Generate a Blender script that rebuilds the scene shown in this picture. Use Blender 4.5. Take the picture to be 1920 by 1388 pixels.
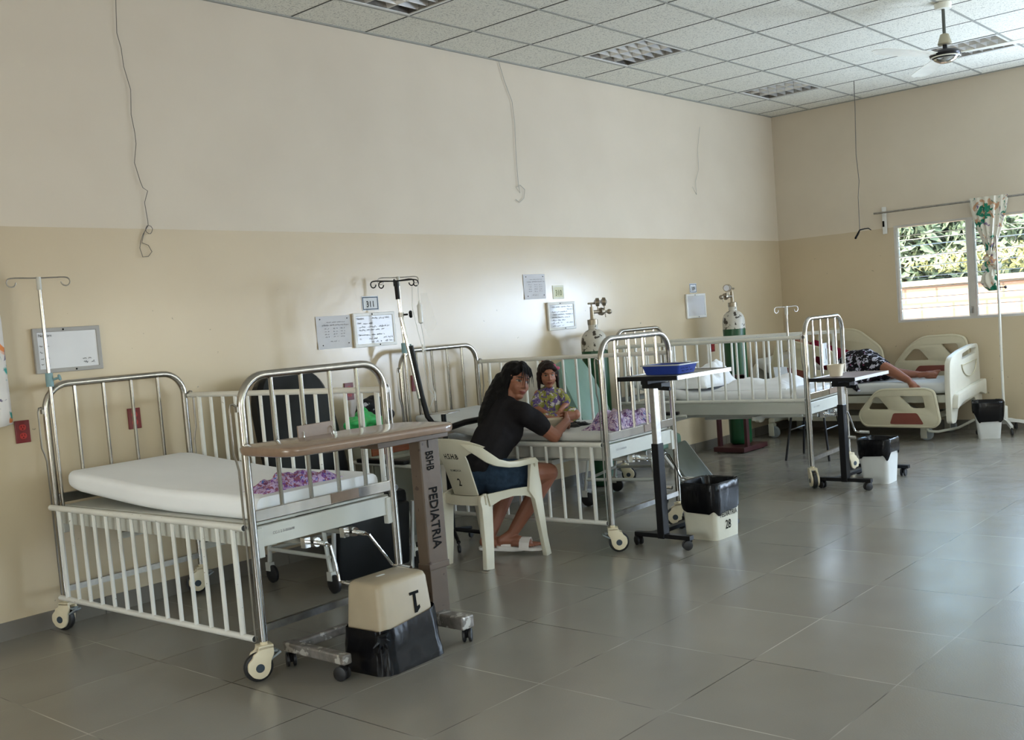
import bpy, bmesh, math, random
from mathutils import Vector, Matrix, Quaternion
random.seed(7)
S = bpy.context.scene
for o in list(bpy.data.objects): bpy.data.objects.remove(o)
COL = S.collection
PI = math.pi
V = Vector

# ------------------------------------------------------------------ camera
YAW, PIT, ROL = -0.70047, -0.06948, -0.0762
def cam_axes():
    ca, sa, cb, sb, cc, sc = math.cos(YAW), math.sin(YAW), math.cos(PIT), math.sin(PIT), math.cos(ROL), math.sin(ROL)
    f = V((ca*cb, -sa*cb, sb)); r = V((-sa, -ca, 0)); u = r.cross(f)
    return f, cc*r+sc*u, -sc*r+cc*u
cf, cr, cu = cam_axes()
cd = bpy.data.cameras.new('camera'); cam = bpy.data.objects.new('camera', cd); COL.objects.link(cam)
cam.matrix_world = Matrix(((cr.x, cu.x, -cf.x, -4.23730), (cr.y, cu.y, -cf.y, -5.57632), (cr.z, cu.z, -cf.z, 1.41300), (0, 0, 0, 1)))
cd.sensor_width = 36; cd.lens = 1947.587/1920*36
cd.shift_x = (960-1045.523)/1920; cd.shift_y = (735.852-694)/1920
cd.clip_start = .05; cd.clip_end = 200
S.camera = cam

# ------------------------------------------------------------------ room constants
XF, YR, XB, H = 6.4135, -8.6, -7.6, 3.48
ZT = 2.105

# ------------------------------------------------------------------ light
S.view_settings.view_transform = 'Standard'; S.view_settings.look = 'None'
S.view_settings.gamma = 1; S.view_settings.exposure = 0.06
W = bpy.data.worlds.new('world'); S.world = W; W.use_nodes = True
wn = W.node_tree.nodes; wl = W.node_tree.links
bgn = wn['Background']
sky = wn.new('ShaderNodeTexSky'); sky.sky_type = 'NISHITA'; sky.sun_elevation = math.radians(55); sky.sun_rotation = math.radians(-60)
sky.sun_disc = False; sky.altitude = 100; sky.dust_density = 2.0; sky.air_density = 1.2
wl.new(sky.outputs[0], bgn.inputs[0]); bgn.inputs[1].default_value = 1.7
def area(name, loc, direction, sx, sy, power, color):
    l = bpy.data.lights.new(name, 'AREA'); l.shape = 'RECTANGLE'; l.size = sx; l.size_y = sy; l.energy = power; l.color = color
    o = bpy.data.objects.new(name, l); COL.objects.link(o); o.location = loc
    o.rotation_euler = V(direction).to_track_quat('-Z', 'Z').to_euler()
    return o
sun = bpy.data.lights.new('sun', 'SUN'); sun.energy = 16; sun.angle = .02; sun.color = (1, .95, .86)
so = bpy.data.objects.new('sun', sun); COL.objects.link(so); so.rotation_euler = V((.45, -.25, -.85)).to_track_quat('-Z', 'Y').to_euler()
# fill lamps added at window openings, most of them unseen
DAY = (.93, .97, 1.0)
area('added_fill_far', (XF-.03, -3.27, 1.62), (-1, 0, .25), .66, .93, 80, (.62, .78, 1.0))  # added lamp boosts the far window's daylight from its out-of-view part
area('added_fill_far', (XF-.03, -4.43, 1.62), (-1, 0, .4), 1.25, .93, 95, (.62, .78, 1.0))  # added fill in an unseen opening, tilted up to brighten the ceiling
area('added_fill_far', (XF-.03, -6.75, 1.62), (-1, 0, .62), 2.4, .93, 450, (.66, .80, 1.0))  # added fill at a made-up far window, evens out wall and ceiling light
area('added_fill_right', (3.4, YR+.05, 1.65), (0, 1, 1.0), 2.6, .95, 60, (1, .99, .95))  # added fill at an unseen right-wall window, aimed up at the ceiling
area('added_fill_right', (-5.2, YR+.05, 1.65), (0, 1, .7), 2.6, .95, 90, (1, .98, .95))  # added fill at an unseen window, lifts the left corner
area('added_fill_back', (XB+.05, -3.4, 1.65), (1, 0, 1.0), 2.6, .95, 125, (1, .95, .88))  # added fill at a made-up back window, tilted up
pw = area('daylight_window_beds', (XF+.32, -2.9, 1.62), (-1, 0, 0), 3.2, 1.0, 40, DAY)
pw.data.cycles.is_portal = True

# ------------------------------------------------------------------ materials
MATS = {}
def newmat(name):
    m = bpy.data.materials.new(name); m.use_nodes = True; MATS[name] = m
    return m, m.node_tree.nodes, m.node_tree.links, m.node_tree.nodes['Principled BSDF']
def setp(p, col=None, rough=None, metal=None, spec=None, **k):
    if col is not None: p.inputs['Base Color'].default_value = (*col[:3], 1)
    if rough is not None: p.inputs['Roughness'].default_value = rough
    if metal is not None: p.inputs['Metallic'].default_value = metal
    if spec is not None: p.inputs['Specular IOR Level'].default_value = spec
def srgb(*c):
    return tuple(((v/255)/12.92 if v/255 <= .04045 else ((v/255+.055)/1.055)**2.4) for v in c)
def mat(name, col, rough=.5, metal=0, var=.06, scale=12, bump=0, bscale=60, spec=.5, stretch=None, spots=None):
    """plain surface with gentle noise in tone and optional bump / worn spots"""
    m, n, l, p = newmat(name); setp(p, col, rough, metal, spec)
    tc = n.new('ShaderNodeTexCoord'); mp = n.new('ShaderNodeMapping'); l.new(tc.outputs['Object'], mp.inputs[0])
    if stretch: mp.inputs['Scale'].default_value = stretch
    ns = n.new('ShaderNodeTexNoise'); ns.inputs['Scale'].default_value = scale; ns.inputs['Detail'].default_value = 4
    l.new(mp.outputs[0], ns.inputs['Vector'])
    cr_ = n.new('ShaderNodeValToRGB'); cr_.color_ramp.elements[0].position = .3; cr_.color_ramp.elements[1].position = .7
    cr_.color_ramp.elements[0].color = (*[c*(1-var) for c in col[:3]], 1); cr_.color_ramp.elements[1].color = (*[min(1, c*(1+var)) for c in col[:3]], 1)
    l.new(ns.outputs[0], cr_.inputs[0]); out = cr_.outputs[0]
    if spots:
        n2 = n.new('ShaderNodeTexNoise'); n2.inputs['Scale'].default_value = spots[1]; n2.inputs['Detail'].default_value = 6
        l.new(tc.outputs['Object'], n2.inputs['Vector'])
        r2 = n.new('ShaderNodeValToRGB'); r2.color_ramp.elements[0].position = spots[2]; r2.color_ramp.elements[1].position = spots[2]+.03
        l.new(n2.outputs[0], r2.inputs[0])
        mx = n.new('ShaderNodeMix'); mx.data_type = 'RGBA'; l.new(r2.outputs[0], mx.inputs[0]); l.new(out, mx.inputs[6]); mx.inputs[7].default_value = (*spots[0], 1)
        out = mx.outputs[2]
    l.new(out, p.inputs['Base Color'])
    if bump:
        nb = n.new('ShaderNodeTexNoise'); nb.inputs['Scale'].default_value = bscale; nb.inputs['Detail'].default_value = 3
        l.new(mp.outputs[0], nb.inputs['Vector'])
        b = n.new('ShaderNodeBump'); b.inputs['Strength'].default_value = bump; b.inputs['Distance'].default_value = .01
        l.new(nb.outputs[0], b.inputs['Height']); l.new(b.outputs[0], p.inputs['Normal'])
    return m
def floral(name, base, cols, scale=30, rough=.9, thr=.35):
    """printed cloth: blobs of several colours on a ground"""
    m, n, l, p = newmat(name); setp(p, base, rough, 0, .2)
    tc = n.new('ShaderNodeTexCoord'); prev = None
    for i, c in enumerate(cols):
        mp = n.new('ShaderNodeMapping'); mp.inputs['Location'].default_value = (3.1*i, 1.7*i, .9*i); l.new(tc.outputs['Object'], mp.inputs[0])
        ns = n.new('ShaderNodeTexNoise'); ns.inputs['Scale'].default_value = scale*(1+.35*i); ns.inputs['Detail'].default_value = 2.5; ns.inputs['Distortion'].default_value = .8
        l.new(mp.outputs[0], ns.inputs['Vector'])
        r = n.new('ShaderNodeValToRGB'); t = 1-thr if not isinstance(thr, (list, tuple)) else 1-thr[i]
        r.color_ramp.elements[0].position = t-.015; r.color_ramp.elements[1].position = t+.015; l.new(ns.outputs[0], r.inputs[0])
        mx = n.new('ShaderNodeMix'); mx.data_type = 'RGBA'; l.new(r.outputs[0], mx.inputs[0])
        if prev is None: mx.inputs[6].default_value = (*base, 1)
        else: l.new(prev, mx.inputs[6])
        mx.inputs[7].default_value = (*c, 1); prev = mx.outputs[2]
    l.new(prev, p.inputs['Base Color'])
    return m
steel = mat('stainless_steel', (.44, .42, .385), .22, 1, .12, 20, 0, stretch=(1, 1, .2))
chrome = mat('chrome', (.78, .78, .77), .12, 1, .05)
dsteel = mat('dull_steel', (.38, .36, .33), .38, 1, .15, 30)
rodm = mat('rod_steel', (.30, .28, .25), .35, 1, .1)
white_paint = mat('white_paint', (.72, .71, .66), .35, 0, .05, 8, spots=(srgb(120, 112, 98), 60, .70))
frame_white = mat('frame_white', (.54, .54, .49), .4, 0, .05, 6)
sheet = mat('bed_sheet', (.87, .88, .90), .85, 0, .02, 5, .25, 9, spec=.2, stretch=(1, .5, 1))
sheet_grey = mat('grey_sheet', (.60, .61, .60), .85, 0, .04, 5, .3, 9, spec=.2)
cream = mat('cream_plastic', (.72, .63, .44), .35, 0, .05, 14)
rubber = mat('black_rubber', (.012, .012, .013), .5, 0, .1)
hubm = mat('dark_hub', (.03, .045, .06), .5)
grey_pl = mat('grey_plastic', (.22, .25, .26), .5)
teal = mat('teal_plastic', srgb(120, 152, 158), .5)
redout = mat('maroon_plastic', srgb(110, 16, 18), .35, 0, .05)
redout2 = mat('red_receptacle', srgb(170, 40, 34), .4)
brown = mat('brown_laminate', srgb(128, 106, 90), .22, 0, .06, 30)
brown_edge = mat('brown_edge', srgb(130, 110, 94), .4, 0, .1, 20)
brown_met = mat('brown_painted_metal', srgb(88, 72, 58), .42, 0, .12, 9, spots=(srgb(60, 40, 32), 25, .66))
worn_metal = mat('worn_metal', srgb(128, 122, 116), .5, .4, .3, 25, .2, 40, spots=(srgb(190, 186, 178), 18, .55))
blackm = mat('black_metal', (.007, .007, .008), .4, 0, .1, spec=.22)
bag = mat('black_bag', (.004, .004, .005), .24, 0, .1, 10, .6, 13, spec=.26, stretch=(1, 1, .35))
bin_cream = mat('bin_cream', srgb(164, 149, 124), .45, 0, .05, 9, spots=(srgb(170, 150, 120), 30, .72))
bin_white = mat('bin_white', (.66, .67, .65), .4, 0, .03)
bin_ivory = mat('bin_ivory', srgb(206, 202, 184), .4, 0, .03)
chairp = mat('chair_plastic', srgb(212, 206, 186), .38, 0, .04, 7)
ink = mat('black_ink', (.008, .008, .008), .8, spec=.1)
ink_blue = mat('blue_ink', srgb(30, 38, 70), .6)
ink_faint = mat('faint_ink', srgb(95, 92, 98), .7)
paper = mat('paper', srgb(206, 206, 210), .8, 0, .02)
board_w = mat('whiteboard', srgb(205, 206, 210), .25, 0, .03, 5)
alu = mat('aluminium', (.55, .54, .52), .4, .6, .05)
board_fr = mat('board_frame', srgb(222, 222, 218), .4)
signw = mat('sign_white', srgb(214, 218, 222), .6)
navy = mat('sign_border', srgb(42, 66, 92), .6)
blue_tray = mat('blue_plastic', srgb(38, 62, 150), .35, 0, .05)
blue_rim = mat('tray_rim', srgb(168, 172, 176), .4)
green_cyl = mat('green_paint', srgb(10, 70, 38), .30, 0, .12, 6, spots=(srgb(120, 150, 130), 60, .74))
cyl_white = mat('chipped_white_paint', srgb(190, 186, 176), .45, 0, .06, 12, spots=(srgb(60, 52, 44), 22, .58))
brass = mat('old_brass', (.30, .26, .20), .4, .9, .2, 30)
maroon_st = mat('maroon_steel', srgb(62, 22, 24), .5, 0, .15)
blk_vinyl = mat('black_vinyl', (.008, .009, .010), .45, 0, .15, 12, .1, 20, spec=.2)
grey_vinyl = mat('grey_green_vinyl', srgb(84, 88, 80), .4, 0, .08)
mint = mat('mint_vinyl', srgb(112, 142, 130), .32, 0, .05, 8)
jean = mat('denim', srgb(44, 58, 74), .9, 0, .25, 30, .3, 80, spec=.1)
blk_cloth = mat('charcoal_cotton', srgb(34, 32, 34), .95, 0, .15, 14, .5, 12, spec=.1)
maroon_cloth = mat('maroon_cotton', srgb(112, 26, 44), .95, 0, .15, 14, .3, 14, spec=.1)
hairm = mat('black_hair', (.004, .0035, .004), .55, 0, .3, 60, .5, 60, spec=.15, stretch=(3, 3, .3))
hair_br = mat('brown_hair', (.016, .008, .007), .55, 0, .3, 60, .4, 60, spec=.2, stretch=(3, 3, .3))
skin = mat('skin_brown', srgb(146, 94, 72), .5, 0, .06, 9, .05, 40)
skin2 = mat('skin_tan', srgb(160, 106, 82), .5, 0, .06, 9)
lip = mat('lips', srgb(120, 54, 50), .4)
eyew = mat('eye_white', srgb(138, 124, 114), .4)
eyed = mat('eye_dark', (.012, .008, .007), .3)
white_shoe = mat('white_rubber', srgb(222, 216, 208), .5)
abs_cr = mat('ivory_abs', srgb(196, 188, 162), .38, 0, .03)
abs_wh = mat('white_abs', srgb(214, 210, 196), .35, 0, .03)
abs_red = mat('red_brown_panel', srgb(126, 66, 54), .45)
bedfr = mat('ivory_steel', srgb(184, 182, 166), .4, 0, .04)
wood_or = mat('orange_wood', srgb(122, 62, 28), .4, 0, .25, 6, stretch=(1, 1, 8))
green_bag = mat('green_plastic_film', srgb(58, 176, 98), .35, 0, .12, 20, .5, 25)
cup = mat('ivory_tub', srgb(214, 202, 178), .45, 0, .02)
wirem = mat('thin_wire', srgb(86, 82, 76), .5)
wire_lt = mat('light_wire', srgb(168, 166, 158), .5)
wire_gr = mat('green_wire', srgb(48, 92, 84), .5)
fan_w = mat('fan_white', srgb(236, 236, 224), .4)
fan_dk = mat('fan_dark', (.03, .03, .033), .3, .5)
fan_rod = mat('fan_rod_grey', srgb(84, 88, 82), .45)
tube_cl = mat('clear_tube', (.75, .76, .74), .2)
purple = floral('purple_print', srgb(178, 160, 186), [srgb(112, 78, 120), srgb(214, 196, 204), srgb(96, 110, 160)], 34, thr=[.47, .42, .36])
pinkpr = floral('pink_lilac_print', srgb(186, 162, 196), [srgb(140, 84, 100), srgb(120, 70, 140), srgb(70, 110, 180)], 48, thr=[.47, .42, .36])
dress = floral('yellow_purple_print', srgb(150, 150, 78), [srgb(108, 92, 140), srgb(206, 200, 196), srgb(74, 60, 96)], 26, thr=[.49, .40, .38])
skirt = floral('black_white_print', srgb(30, 28, 32), [srgb(190, 190, 205), srgb(20, 18, 22), srgb(176, 70, 130)], 22, thr=[.45, .43, .30])
curtain_m = floral('floral_curtain', srgb(214, 210, 196), [srgb(40, 120, 96), srgb(190, 150, 120), srgb(128, 112, 138)], 9, thr=[.42, .38, .36])
curtain_o = floral('orange_floral_curtain', srgb(222, 216, 210), [srgb(226, 140, 84), srgb(70, 160, 150), srgb(120, 110, 130)], 7, thr=[.42, .38, .34])
bagpr = floral('dark_floral_bag', (.010, .010, .012), [srgb(180, 180, 190), srgb(110, 100, 120), srgb(20, 20, 24)], 18, thr=[.33, .32, .42], rough=.5)

# --- structure materials
def wall_material():
    m, n, l, p = newmat('two_tone_wall_paint')
    g = n.new('ShaderNodeNewGeometry'); sp = n.new('ShaderNodeSeparateXYZ'); l.new(g.outputs['Position'], sp.inputs[0])
    nz = n.new('ShaderNodeTexNoise'); nz.inputs['Scale'].default_value = 1.6; nz.inputs['Detail'].default_value = 5; l.new(g.outputs['Position'], nz.inputs['Vector'])
    nf = n.new('ShaderNodeTexNoise'); nf.inputs['Scale'].default_value = 9; nf.inputs['Detail'].default_value = 3; l.new(g.outputs['Position'], nf.inputs['Vector'])
    edge = n.new('ShaderNodeMath'); edge.operation = 'MULTIPLY_ADD'; edge.inputs[1].default_value = .006; l.new(nf.outputs[0], edge.inputs[0]); l.new(sp.outputs[2], edge.inputs[2])
    gt = n.new('ShaderNodeMath'); gt.operation = 'GREATER_THAN'; gt.inputs[1].default_value = ZT+.003; l.new(edge.outputs[0], gt.inputs[0])
    mx = n.new('ShaderNodeMix'); mx.data_type = 'RGBA'; l.new(gt.outputs[0], mx.inputs[0])
    mx.inputs[6].default_value = (*srgb(199, 183, 155), 1); mx.inputs[7].default_value = (*srgb(210, 199, 180), 1)
    mul = n.new('ShaderNodeMix'); mul.data_type = 'RGBA'; mul.blend_type = 'MULTIPLY'; mul.inputs[0].default_value = 1
    rp = n.new('ShaderNodeValToRGB'); rp.color_ramp.elements[0].position = .3; rp.color_ramp.elements[1].position = .7
    rp.color_ramp.elements[0].color = (.93, .92, .91, 1); rp.color_ramp.elements[1].color = (1, 1, 1, 1); l.new(nz.outputs[0], rp.inputs[0])
    l.new(mx.outputs[2], mul.inputs[6]); l.new(rp.outputs[0], mul.inputs[7])
    # scuffs in the lower half
    ns = n.new('ShaderNodeTexNoise'); ns.inputs['Scale'].default_value = 26; ns.inputs['Detail'].default_value = 2; l.new(g.outputs['Position'], ns.inputs['Vector'])
    rs = n.new('ShaderNodeValToRGB'); rs.color_ramp.elements[0].position = .745; rs.color_ramp.elements[1].position = .77; l.new(ns.outputs[0], rs.inputs[0])
    lt = n.new('ShaderNodeMath'); lt.operation = 'LESS_THAN'; lt.inputs[1].default_value = 1.9; l.new(sp.outputs[2], lt.inputs[0])
    mm = n.new('ShaderNodeMath'); mm.operation = 'MULTIPLY'; l.new(rs.outputs[0], mm.inputs[0]); l.new(lt.outputs[0], mm.inputs[1])
    sc = n.new('ShaderNodeMix'); sc.data_type = 'RGBA'; l.new(mm.outputs[0], sc.inputs[0]); l.new(mul.outputs[2], sc.inputs[6]); sc.inputs[7].default_value = (*srgb(150, 142, 124), 1)
    l.new(sc.outputs[2], p.inputs['Base Color'])
    rr = n.new('ShaderNodeMapRange'); rr.inputs[1].default_value = 0; rr.inputs[2].default_value = 1; rr.inputs[3].default_value = .24; rr.inputs[4].default_value = .6
    l.new(gt.outputs[0], rr.inputs[0]); l.new(rr.outputs[0], p.inputs['Roughness'])
    b = n.new('ShaderNodeBump'); b.inputs['Strength'].default_value = .10; b.inputs['Distance'].default_value = .01; l.new(nf.outputs[0], b.inputs['Height']); l.new(b.outputs[0], p.inputs['Normal'])
    return m
def grid_lines(n, l, sx, ox, sy, oy, w):
    """returns a socket that is 1 on the lines of a world-space grid, plus cell coordinates"""
    g = n.new('ShaderNodeNewGeometry'); sp = n.new('ShaderNodeSeparateXYZ'); l.new(g.outputs['Position'], sp.inputs[0])
    outs = []; cells = []
    for k, (s, o) in enumerate(((sx, ox), (sy, oy))):
        a = n.new('ShaderNodeMath'); a.operation = 'SUBTRACT'; l.new(sp.outputs[k], a.inputs[0]); a.inputs[1].default_value = o-s*200
        d = n.new('ShaderNodeMath'); d.operation = 'DIVIDE'; l.new(a.outputs[0], d.inputs[0]); d.inputs[1].default_value = s
        f = n.new('ShaderNodeMath'); f.operation = 'FRACT'; l.new(d.outputs[0], f.inputs[0])
        fl = n.new('ShaderNodeMath'); fl.operation = 'FLOOR'; l.new(d.outputs[0], fl.inputs[0]); cells.append(fl.outputs[0])
        h = n.new('ShaderNodeMath'); h.operation = 'SUBTRACT'; l.new(f.outputs[0], h.inputs[0]); h.inputs[1].default_value = .5
        ab = n.new('ShaderNodeMath'); ab.operation = 'ABSOLUTE'; l.new(h.outputs[0], ab.inputs[0])
        gt = n.new('ShaderNodeMath'); gt.operation = 'GREATER_THAN'; l.new(ab.outputs[0], gt.inputs[0]); gt.inputs[1].default_value = .5-w/s/2
        outs.append(gt.outputs[0])
    mx = n.new('ShaderNodeMath'); mx.operation = 'MAXIMUM'; l.new(outs[0], mx.inputs[0]); l.new(outs[1], mx.inputs[1])
    cb = n.new('ShaderNodeCombineXYZ'); l.new(cells[0], cb.inputs[0]); l.new(cells[1], cb.inputs[1])
    wn_ = n.new('ShaderNodeTexWhiteNoise'); wn_.noise_dimensions = '3D'; l.new(cb.outputs[0], wn_.inputs['Vector'])
    return mx.outputs[0], wn_.outputs['Value'], g.outputs['Position']
def floor_material():
    m, n, l, p = newmat('grey_porcelain_tile')
    line, cell, pos = grid_lines(n, l, .6128, -1.2940, .5944, -3.4864, .0052)
    nz = n.new('ShaderNodeTexNoise'); nz.inputs['Scale'].default_value = 1.3; nz.inputs['Detail'].default_value = 3; l.new(pos, nz.inputs['Vector'])
    rp = n.new('ShaderNodeValToRGB'); rp.color_ramp.elements[0].position = .25; rp.color_ramp.elements[1].position = .8
    rp.color_ramp.elements[0].color = (*srgb(126, 121, 111), 1); rp.color_ramp.elements[1].color = (*srgb(138, 133, 122), 1); l.new(nz.outputs[0], rp.inputs[0])
    tv = n.new('ShaderNodeMapRange'); tv.inputs[3].default_value = .92; tv.inputs[4].default_value = 1.05; l.new(cell, tv.inputs[0])
    mu = n.new('ShaderNodeMix'); mu.data_type = 'RGBA'; mu.blend_type = 'MULTIPLY'; mu.inputs[0].default_value = 1
    l.new(rp.outputs[0], mu.inputs[6]); l.new(tv.outputs[0], mu.inputs[7])
    mx = n.new('ShaderNodeMix'); mx.data_type = 'RGBA'; l.new(line, mx.inputs[0]); l.new(mu.outputs[2], mx.inputs[6])
    n3 = n.new('ShaderNodeTexNoise'); n3.inputs['Scale'].default_value = 1.7; l.new(pos, n3.inputs['Vector'])
    r3 = n.new('ShaderNodeValToRGB'); r3.color_ramp.elements[0].position = .4; r3.color_ramp.elements[1].position = .6
    r3.color_ramp.elements[0].color = (*srgb(50, 47, 42), 1); r3.color_ramp.elements[1].color = (*srgb(172, 168, 156), 1); l.new(n3.outputs[0], r3.inputs[0])
    l.new(r3.outputs[0], mx.inputs[7]); l.new(mx.outputs[2], p.inputs['Base Color'])
    n4 = n.new('ShaderNodeTexNoise'); n4.inputs['Scale'].default_value = 5; n4.inputs['Detail'].default_value = 5; l.new(pos, n4.inputs['Vector'])
    rg = n.new('ShaderNodeMapRange'); rg.inputs[1].default_value = .3; rg.inputs[2].default_value = .7; rg.inputs[3].default_value = .20; rg.inputs[4].default_value = .27
    l.new(n4.outputs[0], rg.inputs[0]); l.new(rg.outputs[0], p.inputs['Roughness'])
    p.inputs['Specular IOR Level'].default_value = .9
    n5 = n.new('ShaderNodeTexNoise'); n5.inputs['Scale'].default_value = 140; n5.inputs['Detail'].default_value = 2; l.new(pos, n5.inputs['Vector'])
    ad = n.new('ShaderNodeMath'); ad.operation = 'MULTIPLY_ADD'; l.new(line, ad.inputs[0]); ad.inputs[1].default_value = -1.0; l.new(n5.outputs[0], ad.inputs[2])
    b = n.new('ShaderNodeBump'); b.inputs['Strength'].default_value = .12; b.inputs['Distance'].default_value = .004; l.new(ad.outputs[0], b.inputs['Height']); l.new(b.outputs[0], p.inputs['Normal'])
    return m
def ceiling_material():
    m, n, l, p = newmat('mineral_fibre_tile'); setp(p, None, .95, 0, .1)
    g = n.new('ShaderNodeNewGeometry'); pos = g.outputs['Position']
    v = n.new('ShaderNodeTexNoise'); v.inputs['Scale'].default_value = 95; v.inputs['Detail'].default_value = 3; l.new(pos, v.inputs['Vector'])
    nz = n.new('ShaderNodeTexNoise'); nz.inputs['Scale'].default_value = 1.1; l.new(pos, nz.inputs['Vector'])
    rp = n.new('ShaderNodeValToRGB'); rp.color_ramp.elements[0].position = .30; rp.color_ramp.elements[1].position = .48
    rp.color_ramp.elements[0].color = (*srgb(176, 174, 164), 1); rp.color_ramp.elements[1].color = (*srgb(232, 230, 218), 1); l.new(v.outputs[0], rp.inputs[0])
    mu = n.new('ShaderNodeMix'); mu.data_type = 'RGBA'; mu.blend_type = 'MULTIPLY'; mu.inputs[0].default_value = 1; l.new(rp.outputs[0], mu.inputs[6])
    r2 = n.new('ShaderNodeValToRGB'); r2.color_ramp.elements[0].color = (.92, .91, .89, 1); r2.color_ramp.elements[1].color = (1, 1, 1, 1); l.new(nz.outputs[0], r2.inputs[0]); l.new(r2.outputs[0], mu.inputs[7])
    l.new(mu.outputs[2], p.inputs['Base Color'])
    b = n.new('ShaderNodeBump'); b.inputs['Strength'].default_value = .4; b.inputs['Distance'].default_value = .004; l.new(v.outputs[0], b.inputs['Height']); l.new(b.outputs[0], p.inputs['Normal'])
    return m
def glass_material():
    m = bpy.data.materials.new('louvre_glass'); m.use_nodes = True; n = m.node_tree.nodes; l = m.node_tree.links; n.clear()
    o = n.new('ShaderNodeOutputMaterial'); t = n.new('ShaderNodeBsdfTransparent'); g = n.new('ShaderNodeBsdfGlossy'); g.inputs['Roughness'].default_value = .05
    t.inputs[0].default_value = (.93, .97, .95, 1); f = n.new('ShaderNodeFresnel'); f.inputs[0].default_value = 1.5
    mx = n.new('ShaderNodeMixShader'); l.new(f.outputs[0], mx.inputs[0]); l.new(t.outputs[0], mx.inputs[1]); l.new(g.outputs[0], mx.inputs[2]); l.new(mx.outputs[0], o.inputs[0])
    return m
def film_material(name, col, alpha):
    m = bpy.data.materials.new(name); m.use_nodes = True; n = m.node_tree.nodes; l = m.node_tree.links
    p = n['Principled BSDF']; setp(p, col, .2); o = n['Material Output']; t = n.new('ShaderNodeBsdfTransparent'); mx = n.new('ShaderNodeMixShader'); mx.inputs[0].default_value = alpha
    l.new(t.outputs[0], mx.inputs[1]); l.new(p.outputs[0], mx.inputs[2]); l.new(mx.outputs[0], o.inputs[0])
    return m
def brick_material():
    m, n, l, p = newmat('garden_brick'); setp(p, None, .9)
    g = n.new('ShaderNodeNewGeometry'); sp = n.new('ShaderNodeSeparateXYZ'); l.new(g.outputs['Position'], sp.inputs[0])
    cb = n.new('ShaderNodeCombineXYZ'); l.new(sp.outputs[1], cb.inputs[0]); l.new(sp.outputs[2], cb.inputs[1])
    b = n.new('ShaderNodeTexBrick'); l.new(cb.outputs[0], b.inputs['Vector']); b.inputs['Scale'].default_value = 1
    b.inputs['Brick Width'].default_value = .42; b.inputs['Row Height'].default_value = .21; b.inputs['Mortar Size'].default_value = .014
    b.inputs['Color1'].default_value = (*srgb(206, 168, 146), 1); b.inputs['Color2'].default_value = (*srgb(190, 146, 124), 1); b.inputs['Mortar'].default_value = (*srgb(150, 120, 100), 1)
    l.new(b.outputs[0], p.inputs['Base Color'])
    return m
M_WALL, M_FLOOR, M_CEIL, M_GLASS, M_BRICK = wall_material(), floor_material(), ceiling_material(), glass_material(), brick_material()
film = film_material('clear_plastic', (.8, .82, .82), .14)
tile_base = mat('baseboard_tile', srgb(112, 106, 96), .35, 0, .08, 4)
grass = mat('grass', srgb(96, 104, 60), .9, 0, .3, 3)
leaf = mat('foliage', srgb(108, 120, 92), .8, 0, .4, 3, spots=(srgb(160, 166, 128), 5, .55))
tbar = mat('ceiling_grid_metal', srgb(150, 150, 142), .5)
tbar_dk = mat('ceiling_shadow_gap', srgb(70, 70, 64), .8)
lamp_refl = mat('lamp_reflector', (.70, .70, .68), .3, .7)

# ------------------------------------------------------------------ mesh helpers
def B(): return bmesh.new()
def box(bm, c, s, rz=0, rot=None, taper=1.0):
    m = Matrix.Translation(V(c))
    if rot is not None: m = m @ rot.to_4x4()
    elif rz: m = m @ Matrix.Rotation(rz, 4, 'Z')
    vs = []
    for x, y, z in ((-1, -1, -1), (1, -1, -1), (1, 1, -1), (-1, 1, -1), (-1, -1, 1), (1, -1, 1), (1, 1, 1), (-1, 1, 1)):
        t = taper if z < 0 else 1
        vs.append(bm.verts.new(m @ V((x*s[0]/2*t, y*s[1]/2*t, z*s[2]/2))))
    for f in ((0, 3, 2, 1), (4, 5, 6, 7), (0, 1, 5, 4), (1, 2, 6, 5), (2, 3, 7, 6), (3, 0, 4, 7)): bm.faces.new([vs[i] for i in f])
    return vs
def frames(pts):
    pts = [V(p) for p in pts]; T = []
    for i in range(len(pts)):
        a = pts[max(i-1, 0)]; b = pts[min(i+1, len(pts)-1)]; t = (b-a)
        T.append(t.normalized() if t.length > 1e-9 else V((0, 0, 1)))
    n = T[0].orthogonal().normalized(); out = []
    for i, t in enumerate(T):
        n = (n - t*n.dot(t))
        n = n.normalized() if n.length > 1e-6 else t.orthogonal().normalized()
        out.append((pts[i], t, n, t.cross(n)))
    return out
def tube(bm, pts, r, seg=8, closed=False, flat=1.0):
    fr = frames(pts); rings = []
    for i, (p, t, n, b) in enumerate(fr):
        rr = r[i] if isinstance(r, (list, tuple)) else r
        rings.append([bm.verts.new(p + n*math.cos(2*PI*k/seg)*rr + b*math.sin(2*PI*k/seg)*rr*flat) for k in range(seg)])
    for i in range(len(rings)-1+(1 if closed else 0)):
        a = rings[i]; c = rings[(i+1) % len(rings)]
        for k in range(seg): bm.faces.new((a[k], a[(k+1) % seg], c[(k+1) % seg], c[k]))
    if not closed: bm.faces.new(rings[0][::-1]); bm.faces.new(rings[-1])
def arcp(c, r, a0, a1, ux, uy, n=6):
    c = V(c); ux = V(ux); uy = V(uy)
    return [c+ux*r*math.cos(a0+(a1-a0)*i/n)+uy*r*math.sin(a0+(a1-a0)*i/n) for i in range(n+1)]
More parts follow.
